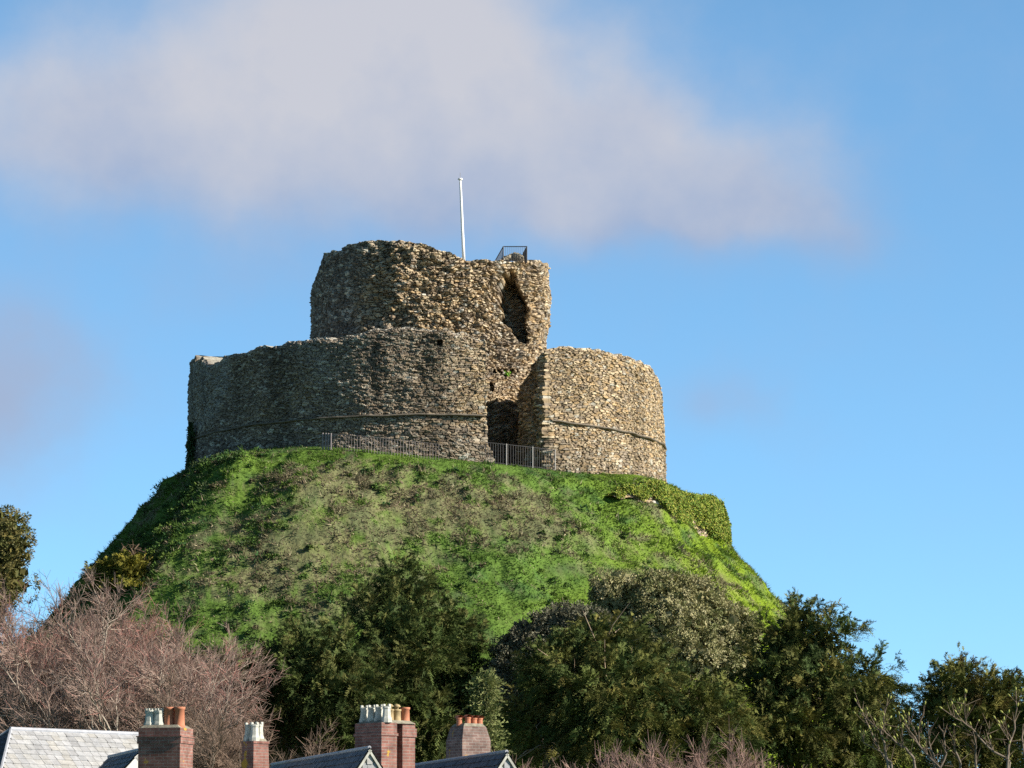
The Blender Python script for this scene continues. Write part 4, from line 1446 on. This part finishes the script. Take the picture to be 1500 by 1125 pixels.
def budding_tree():
    """nearer bare tree whose upper boughs reach into the lower right corner"""
    rng = np.random.default_rng(208)
    Y = 72.0
    root, b = tree_root('budding_tree', 1400, Y, 'nearer bare tree with grey boughs and yellow-green buds at the lower right corner', 'tree')
    fork = np.array([0, 0, 1.9])
    boughs = [  # crop coordinates of each bough from its thick end to its tip
        [(850, 920), (800, 870), (760, 790), (720, 700), (680, 625)], [(800, 870), (720, 830), (700, 780)], [(830, 900), (820, 830), (800, 770), (815, 700), (835, 605)],
        [(800, 770), (740, 715), (705, 690)], [(1090, 950), (1040, 900), (980, 830), (940, 770), (915, 740)], [(990, 840), (960, 750), (915, 680)], [(985, 835), (990, 730), (1015, 640)],
        [(960, 900), (920, 850), (870, 820), (825, 780), (810, 740)], [(1430, 920), (1350, 870), (1280, 800), (1220, 740), (1170, 710), (1100, 660)], [(1220, 740), (1210, 680), (1212, 580)],
        [(1170, 710), (1190, 650)], [(1420, 910), (1425, 840), (1455, 760), (1465, 660), (1460, 570)], [(1430, 820), (1400, 760), (1380, 730)], [(1265, 950), (1262, 880), (1258, 800), (1240, 740)],
        [(900, 850), (905, 800), (890, 690)], [(1060, 920), (1045, 860), (1035, 800), (1030, 720)], [(1190, 930), (1160, 860), (1150, 810), (1130, 780)], [(1530, 950), (1500, 880), (1490, 800), (1520, 700)],
        [(1350, 870), (1320, 790), (1330, 720)], [(1090, 950), (1120, 880), (1110, 800), (1095, 760)]]
    px = lambda p: (1050 + p[0] / 3.333, 840 + p[1] / 3.333)
    A, B, ra, rb, tips = [], [], [], [], []
    for bi, bo in enumerate(boughs):
        d0, d1 = rng.uniform(-0.5, 0.5, 2)
        pts = [at(*px(p), Y + d0 + (d1 - d0) * k / len(bo)) - b for k, p in enumerate(bo)]
        main = bo[0][1] > 890
        r0 = 0.026 if main else 0.015
        if main:
            mid = fork + (pts[0] - fork) * 0.55 + rng.normal(0, 0.15, 3) + np.array([0, 0, 0.3])
            A += [fork, mid]; B += [mid, pts[0]]; ra += [0.07, 0.052]; rb += [0.052, r0]
        m = len(pts) - 1
        for k in range(m):
            a_, b_ = pts[k], pts[k + 1]
            c_ = (a_ + b_) / 2 + rng.normal(0, 0.018, 3)
            r1, r2 = r0 * (1 - 0.68 * k / m), r0 * (1 - 0.68 * (k + 1) / m)
            A += [a_, c_]; B += [c_, b_]; ra += [r1, (r1 + r2) / 2]; rb += [(r1 + r2) / 2, r2]
            for q in range(4):
                t = rng.random()
                p = a_ + (c_ - a_) * t
                d = unit((b_ - a_) / np.linalg.norm(b_ - a_) * 0.6 + rng.normal(0, 0.6, 3) + np.array([0, 0, 0.45]))
                e_ = p + d * rng.uniform(0.12, 0.42)
                A.append(p); B.append(e_); ra.append(0.008); rb.append(0.004)
                if rng.random() < 0.45:
                    tips.append((e_, d))
        tips.append((pts[-1], unit(pts[-1] - pts[-2])))
    A.append(np.array([0, 0, -0.6])); B.append(fork); ra.append(0.15); rb.append(0.11)
    V, Fq = seg_tubes(np.array(A), np.array(B), np.array(ra), np.array(rb), 7)
    t = np.repeat(np.clip(np.array(ra) / 0.03, 0, 1), 14)
    c = lerp((0.125, 0.09, 0.06), (0.18, 0.15, 0.12), t) * rng.uniform(0.8, 1.2, (len(V), 1))
    mk('trunk', V, Fq, M_BARK, root, col=c, smooth=True)
    mb = mat('bud_green', (0.26, 0.27, 0.07), 0.7)
    for (p, d) in tips[:95]:
        Geo().tube([p - d * 0.01, p + d * 0.02, p + d * 0.05, p + d * 0.075], [0.008, 0.02, 0.018, 0.003], 6).build('bud', mb, root, smooth=True)


budding_tree()


# dark undergrowth on the low ground between the trees
def build_undergrowth():
    rng = np.random.default_rng(71)
    n = 9000
    x = rng.uniform(-36, 36, n)
    y = rng.uniform(138, 176, n)
    r, az = polar(x, y)
    k = (r > 27)
    x, y = x[k], y[k]
    nz = fbm(P3(x, y, 0) * 0.3, 3, 81)
    hgt = 0.4 + 2.2 * sstep(0.35, 0.7, nz)
    base = P3(x, y, hill_z(x, y))
    m, q = len(x), 16
    P = base[:, None] + np.stack([rng.normal(0, 0.35, (m, q)), rng.normal(0, 0.35, (m, q)), rng.random((m, q)) * hgt[:, None]], -1)
    P = P.reshape(-1, 3)
    D = unit(rng.normal(0, 1, P.shape) + [0, 0, 0.5])
    U = unit(np.cross(D, rng.normal(0, 1, P.shape)))
    ln = rng.uniform(0.12, 0.26, len(P))
    V, Fq = leaf_quads(P, D, U, ln, ln * 0.3)
    c = np.repeat(palette(rng.random(m), [(0.03, 0.045, 0.018), (0.045, 0.06, 0.02), (0.07, 0.055, 0.035), (0.09, 0.06, 0.04), (0.05, 0.05, 0.025)]), q, 0) * rng.uniform(0.7, 1.3, (len(P), 1))
    o = mk('undergrowth', V, Fq, M_LEAF, col=np.repeat(c, 4, 0))
    tag(o, 'dark tangled undergrowth between the trees at the foot of the mound', 'undergrowth', kind='stuff')


build_undergrowth()

# ------------------------------------------------------------------ houses at the bottom edge
def slates(origin, along, down, nrm, width, length, cols, seed, gauge=0.19, sw=0.27, clip=None):
    """overlapping courses of slates on one roof slope; clip(t) -> (s0, s1) limits each course"""
    rng = np.random.default_rng(seed)
    origin, along, down, nrm = (np.asarray(v, float) for v in (origin, along, down, nrm))
    V, C, Q = [], [], []
    rows = int(math.ceil(length / gauge))
    nn = 0
    for r in range(rows):
        d0, d1 = r * gauge - 0.02, min((r + 1) * gauge, length) + 0.015
        s0, s1 = clip((r + 0.5) * gauge) if clip else (0.0, width)
        s = s0 - (sw * 0.5 if r % 2 else 0) - rng.uniform(0, 0.03)
        while s < s1:
            a, b = max(s + 0.004, s0), min(s + sw - 0.004, s1)
            s += sw
            if b - a < 0.03:
                continue
            lift0, lift1 = 0.006, 0.026 + rng.uniform(0, 0.012)
            dd = rng.normal(0, 0.008)
            p = [origin + along * a + down * d0 + nrm * lift0, origin + along * b + down * d0 + nrm * lift0,
                 origin + along * b + down * (d1 + dd) + nrm * lift1, origin + along * a + down * (d1 + dd) + nrm * lift1,
                 origin + along * b + down * (d1 + dd) + nrm * 0.0, origin + along * a + down * (d1 + dd) + nrm * 0.0]
            V += p
            Q += [(nn, nn + 1, nn + 2, nn + 3), (nn + 3, nn + 2, nn + 4, nn + 5)]
            nn += 6
            c = np.array(cols[rng.integers(0, len(cols))]) * rng.uniform(0.9, 1.1)
            C += [c] * 6
    return np.array(V), np.array(Q), np.array(C)


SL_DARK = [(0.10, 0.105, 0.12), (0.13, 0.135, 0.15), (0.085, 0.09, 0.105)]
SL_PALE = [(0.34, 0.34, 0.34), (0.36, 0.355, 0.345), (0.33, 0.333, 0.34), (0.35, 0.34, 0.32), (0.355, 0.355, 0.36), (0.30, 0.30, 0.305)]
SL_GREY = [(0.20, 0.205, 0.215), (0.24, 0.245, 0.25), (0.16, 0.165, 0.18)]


def merge(parts):
    V, Q, C, n = [], [], [], 0
    for v, q, c in parts:
        V.append(v); Q.append(q + n); C.append(c); n += len(v)
    return np.concatenate(V), np.concatenate(Q), np.concatenate(C)


def lichen_box(g, c, sz, rz=0):
    g.box(c, sz, rz)


def chimney(house, loc, rz, sx, sy, top_z, bottom_z, pots, bmat=M_BRICK, taper=None, shape='plain'):
    """brick stack with oversailing courses, cement capping and pots; loc is local to the house"""
    st = Geo()
    hgt = top_z - bottom_z
    if shape == 'shoulder':
        st.box((0, 0, -hgt / 2 - 0.2), (sx, sy, hgt - 0.4 + 0.0))
        b = [(-sx / 2, -sy / 2, -0.4), (sx / 2, -sy / 2, -0.4), (sx / 2, sy / 2, -0.4), (-sx / 2, sy / 2, -0.4)]
        k = 0.80
        t = [(p[0] * k, p[1] * k, -0.02) for p in b]
        st.hexa(b, t)
    elif shape == 'flare':
        b = [(-sx * 0.62, -sy * 0.62, -hgt), (sx * 0.62, -sy * 0.62, -hgt), (sx * 0.62, sy * 0.62, -hgt), (-sx * 0.62, sy * 0.62, -hgt)]
        t = [(p[0] * 0.70, p[1] * 0.70, -0.06) for p in b]
        st.hexa(b, t)
        st.box((0, 0, -0.035), (sx * 0.95, sy * 0.95, 0.07))
    elif shape == 'twin':
        st.box((-sx * 0.28, 0, -hgt / 2), (sx * 0.44, sy, hgt))
        st.box((sx * 0.32, 0.0, -hgt / 2 + 0.02), (sx * 0.36, sy * 0.9, hgt - 0.0))
        st.box((sx * 0.04, 0.12, -hgt / 2 - 0.03), (sx * 0.22, sy * 0.75, hgt))
        st.box((-sx * 0.28, 0, -0.30), (sx * 0.44 + 0.05, sy + 0.05, 0.07))
        st.box((sx * 0.32, 0, -0.24), (sx * 0.36 + 0.06, sy * 0.9 + 0.06, 0.22))
    else:
        st.box((0, 0, -hgt / 2), (sx, sy, hgt))
        st.box((0, 0, -0.30), (sx + 0.05, sy + 0.05, 0.15))
        st.box((0, 0, -0.21), (sx + 0.09, sy + 0.09, 0.03))
    o = st.build('chimney', bmat, house)
    o.location = (loc[0], loc[1], top_z)
    o.rotation_euler = (0, 0, rz)
    cp = Geo()
    k = 0.80 if shape in ('shoulder',) else (0.86 if shape == 'flare' else 1.0)
    b = [(-sx * k / 2 + 0.01, -sy * k / 2 + 0.01, 0.0), (sx * k / 2 - 0.01, -sy * k / 2 + 0.01, 0.0), (sx * k / 2 - 0.01, sy * k / 2 - 0.01, 0.0), (-sx * k / 2 + 0.01, sy * k / 2 - 0.01, 0.0)]
    cp.hexa([(p[0], p[1], -0.015) for p in b], [(p[0] * 0.8, p[1] * 0.8, 0.07) for p in b])
    cp.build('capping', M_MORTAR, o)
    for (x, y, h, r, kind) in pots:
        g = Geo()
        m = M_CREAM
        if kind == 'crown':                        # square tapering pot with a notched rim
            g.lathe((x, y, 0.0), [(r * 1.25, 0), (r * 1.2, 0.10), (r * 1.0, 0.16), (r * 0.86, h * 0.8), (r * 0.98, h * 0.88), (r * 0.95, h), (r * 0.7, h), (r * 0.66, h * 0.5)], 8, crown=0.0)
            for q in range(8):
                t = 2 * math.pi * q / 8
                if q % 2 == 0:
                    g.box((x + r * 0.84 * math.cos(t), y + r * 0.84 * math.sin(t), h + 0.02), (0.05, 0.05, 0.06), t)
        elif kind == 'hood':
            m = M_TERRA
            g.lathe((x, y, 0.0), [(r * 0.95, 0), (r * 0.95, h * 0.6), (r * 1.05, h * 0.62), (r * 1.1, h * 0.75)], 12)
            V, Q = [], []
            for i in range(6):                     # a half-round hood open to the front
                th = math.pi * i / 5
                for yy in (-r * 1.05, r * 1.05):
                    V.append((x + r * 1.15 * math.cos(th), y + yy, h * 0.72 + r * 0.95 * math.sin(th)))
            Q = [(2 * i, 2 * i + 1, 2 * i + 3, 2 * i + 2) for i in range(5)]
            g.add(V, Q)
            g.add([(p[0], y + r * 1.05, p[2]) for p in [V[k] for k in (0, 2, 4, 6, 8, 10)]], [(0, 1, 2, 3), (0, 3, 4, 5)])
        else:
            m = M_TERRA if kind == 'terra' else M_BUFF
            g.lathe((x, y, 0.0), [(r * 1.1, 0), (r * 1.1, 0.06), (r, 0.09), (r * 0.93, h * 0.86), (r * 1.08, h * 0.88), (r * 1.1, h), (r * 0.8, h), (r * 0.76, h * 0.5)], 14)
            if kind == 'buff':
                g.lathe((x, y, h), [(r * 0.5, -0.1), (r * 0.5, 0.05), (r * 1.0, 0.07), (r * 0.6, 0.12), (0.01, 0.14)], 12)
        g.build('chimney_pot', m, o, smooth=(kind not in ('crown', 'hood')))
    return o


def gable_house(name, near_px, near_py, Yn, far_len, rz, half, pitch, label, gable_cols, seed, white=False, back=True):
    """steep gabled wing: ridge runs away from the camera, gable towards it"""
    ridge = at(near_px, near_py, Yn)
    root = empty(name, (ridge[0], ridge[1], 0.0), rz)
    tag(root, label, 'house', 'slate-roofed houses along the bottom')
    Hr = ridge[2]
    th = R(pitch)
    drop = half * math.tan(th)
    ez = Hr - drop
    # walls with a pointed gable
    g = Geo()
    w = half - 0.12
    y0, y1 = -0.02, far_len - 0.12
    zt = Hr - 0.14
    V = [(-w, y0, 0), (w, y0, 0), (w, y0, ez), (0, y0, zt), (-w, y0, ez), (-w, y1, 0), (w, y1, 0), (w, y1, ez), (0, y1, zt), (-w, y1, ez)]
    g.add(V, [(0, 5, 9, 4), (1, 2, 7, 6), (0, 1, 2, 4), (5, 9, 7, 6)], [(4, 2, 3), (9, 8, 7)])
    g.build('wall', M_RENDER, root)
    for sx in (-0.5, 0.5):
        wg = Geo().box((sx * half, y0 - 0.03, ez - 1.5), (0.75, 0.10, 1.3))
        f = wg.build('window', M_WHITE, root)
        Geo().box((sx * half, y0 - 0.075, ez - 1.5), (0.62, 0.02, 1.15)).build('pane', M_GLASS, f)
    sl_ = half / math.cos(th)
    parts = []
    for sgn in (-1, 1):
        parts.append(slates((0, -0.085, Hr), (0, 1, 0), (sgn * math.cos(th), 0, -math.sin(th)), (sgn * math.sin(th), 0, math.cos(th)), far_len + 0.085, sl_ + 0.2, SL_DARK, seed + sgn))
    V, Q, C = merge(parts)
    rf = mk('roof', V, Q, M_SLATE, root, col=C)
    # the boarding the slates lie on
    bd = Geo()
    for sgn in (-1, 1):
        d = np.array([sgn * math.cos(th), 0, -math.sin(th)]) * (sl_ + 0.2)
        nn_ = np.array([sgn * math.sin(th), 0, math.cos(th)]) * 0.06
        a = np.array([0, -0.015, Hr - 0.005])
        bb = np.array([0, far_len - 0.01, Hr - 0.005])
        bd.add([a, bb, bb + d, a + d, a - nn_, bb - nn_, bb + d - nn_, a + d - nn_], [(0, 1, 2, 3), (7, 6, 5, 4), (0, 3, 7, 4), (1, 5, 6, 2), (3, 2, 6, 7)])
    bd.build('roof_boarding', M_MORTAR, rf)
    rg = Geo()
    rg.tube([(0, -0.03, Hr + 0.02), (0, far_len + 0.03, Hr + 0.02)], 0.045, 8)
    rg.build('ridge', M_LEAD, rf)
    # slate-hung gable
    gl = drop - 0.10
    V, Q, C = slates((0, y0 - 0.012, Hr - 0.22), (1, 0, 0), (0, 0, -1), (0, -1, 0), 1.0, gl, gable_cols, seed + 5, gauge=0.17, sw=0.30,
                     clip=lambda t: (-(t + 0.02) / math.tan(th), (t + 0.02) / math.tan(th)))
    mk('gable_slates', V, Q, M_SLATE, root, col=C)
    for sgn in (-1, 1):
        d = np.array([sgn * math.cos(th), 0, -math.sin(th)])
        nn_ = np.array([sgn * math.sin(th), 0, math.cos(th)])
        a = np.array([0, -0.09, Hr - 0.03])
        e_ = a + d * (sl_ + 0.25)
        wd = 0.22 if white else 0.055
        lo = [a - nn_ * wd / math.cos(0) * 1.0, e_ - nn_ * wd, e_, a]
        if sgn < 0:
            lo = lo[::-1]
        fr = [np.array(p) for p in lo]
        bk = [p + [0, 0.07, 0] for p in fr]
        Geo().add(fr + bk, [(0, 1, 2, 3), (7, 6, 5, 4), (0, 4, 5, 1), (1, 5, 6, 2), (2, 6, 7, 3), (3, 7, 4, 0)]).build('bargeboard', M_WHITE if white else M_CREAM, root)
    return root, ridge


def to_local(root, ridge, rz, p):
    d = np.asarray(p) - np.array([ridge[0], ridge[1], 0])
    c, s = math.cos(-rz), math.sin(-rz)
    return (d[0] * c - d[1] * s, d[0] * s + d[1] * c)


def hip_house():
    Y1 = 98.0
    p0 = at(16, 1069, Y1)
    ang = R(45)
    root = empty('slate_roofed_house', (p0[0], p0[1], 0), ang)
    tag(root, 'long house with a sunlit pale slate hipped roof at the lower left corner', 'house', 'slate-roofed houses along the bottom')
    Hr = p0[2]
    half, th = 3.4, R(42)
    ln = 4.75
    drop = half * math.tan(th)
    sl_ = half / math.cos(th)
    # local: ridge along +x from 0 to ln, front slope towards -y
    ez = Hr - drop
    g = Geo()
    w = half - 0.25
    g.box((ln / 2 - w / 2 - 0.05, 0, ez / 2 + 0.05), (ln + w - 0.1, 2 * w, ez - 0.1))
    xg = ln - 0.1
    g.hexa([(xg - 0.2, -w, ez), (xg, -w, ez), (xg, w, ez), (xg - 0.2, w, ez)], [(xg - 0.2, -0.05, Hr - 0.25), (xg, -0.05, Hr - 0.25), (xg, 0.05, Hr - 0.25), (xg - 0.2, 0.05, Hr - 0.25)])
    g.build('wall', M_RENDER, root)
    for k in range(3):
        f = Geo().box((0.2 + k * 2.8, -w - 0.03, ez - 1.3), (0.9, 0.10, 1.4)).build('window', M_WHITE, root)
        Geo().box((0.2 + k * 2.8, -w - 0.085, ez - 1.3), (0.76, 0.02, 1.24)).build('pane', M_GLASS, f)
    c, s = math.cos(th), math.sin(th)
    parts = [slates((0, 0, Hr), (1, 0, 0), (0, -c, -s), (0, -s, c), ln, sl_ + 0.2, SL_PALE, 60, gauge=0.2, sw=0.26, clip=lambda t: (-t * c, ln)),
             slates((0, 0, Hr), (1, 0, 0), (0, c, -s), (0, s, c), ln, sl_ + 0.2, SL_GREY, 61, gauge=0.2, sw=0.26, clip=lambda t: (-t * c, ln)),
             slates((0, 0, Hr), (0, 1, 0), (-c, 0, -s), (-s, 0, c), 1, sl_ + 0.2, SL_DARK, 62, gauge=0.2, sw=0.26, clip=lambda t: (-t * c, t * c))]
    V, Q, C = merge(parts)
    rf = mk('roof', V, Q, M_SLATE, root, col=C)
    e = half + 0.15
    zz = Hr - (e) * math.tan(th) - 0.03
    bd = Geo().add([(0, 0, Hr - 0.03), (ln, 0, Hr - 0.03), (-e, -e, zz), (ln, -e, zz), (ln, e, zz), (-e, e, zz)],
                   [(0, 2, 3, 1), (0, 1, 4, 5)], [(0, 5, 2)])
    bd.build('roof_boarding', M_MORTAR, rf)
    rg = Geo().tube([(-0.03, 0, Hr + 0.02), (ln + 0.03, 0, Hr + 0.02)], 0.06, 8)
    for (x0, sx) in ((0, -1),):
        for sy in (-1, 1):
            rg.tube([(x0, 0, Hr + 0.02), (x0 + sx * e, sy * e, zz + 0.06)], 0.045, 6)
    rg.build('ridge', M_LEAD, rf)


hip_house()
RZ = R(15)
hA, rA = gable_house('gabled_house', 206, 1099, 90.0, 5.0, RZ, 1.5, 48, 'small gabled house with white bargeboards, half hidden by the left brick chimney', SL_PALE, 70, white=True)
l = to_local(hA, rA, RZ, at(243, 1070, 88.8))
zt_ = at(243, 1067, 88.8)[2]
chimney(hA, l, R(-15) - RZ, 1.06, 0.9, zt_, zt_ - 3.2,
        [(-0.33, -0.22, 0.42, 0.12, 'crown'), (-0.10, -0.22, 0.42, 0.12, 'crown'), (-0.33, 0.14, 0.42, 0.12, 'crown'), (0.20, 0.20, 0.50, 0.125, 'terra'), (0.40, -0.15, 0.50, 0.125, 'terra'), (0.13, -0.15, 0.5, 0.125, 'terra')])
hC, rC = gable_house('gabled_house', 541, 1096, 92.0, 12.3, RZ, 1.72, 57, 'gabled house with the tall seven-pot brick chimney behind its pale slate gable', SL_PALE, 80)
l = to_local(hC, rC, RZ, at(565, 1060, 95.5))
zt_ = at(565, 1060, 95.5)[2]
cr = []
for k in range(4):
    cr.append((-0.36, -0.50 + k * 0.31, 0.42, 0.115, 'crown'))
chimney(hC, l, R(40) - RZ, 1.14, 1.12, zt_, zt_ - 4.2, cr + [(-0.10, -0.30, 0.36, 0.10, 'buff'), (0.14, -0.28, 0.36, 0.11, 'buff'), (0.42, -0.28, 0.42, 0.115, 'terra')], shape='twin')
l = to_local(hC, rC, RZ, at(374, 1086, 101.0))
zt_ = at(374, 1086, 101.0)[2]
chimney(hC, l, R(42) - RZ, 0.58, 0.58, zt_, zt_ - 3.2, [(-0.12, -0.12, 0.46, 0.12, 'crown'), (0.13, 0.0, 0.48, 0.12, 'crown'), (-0.1, 0.16, 0.46, 0.12, 'crown')], shape='flare')
hE, rE = gable_house('gabled_house', 742, 1102, 92.0, 11.0, RZ, 1.72, 57, 'gabled house nearest the middle, with the squat shouldered chimney behind its roof', SL_PALE, 90)
l = to_local(hE, rE, RZ, at(686, 1064, 101.0))
zt_ = at(686, 1064, 101.0)[2]
chimney(hE, l, R(32) - RZ, 0.90, 0.86, zt_, zt_ - 4.0, [(-0.30, -0.02, 0.30, 0.085, 'hood'), (-0.10, -0.14, 0.32, 0.085, 'hood'), (0.10, -0.14, 0.30, 0.085, 'hood'), (0.28, -0.14, 0.30, 0.085, 'hood')], M_BRICKG, shape='shoulder')
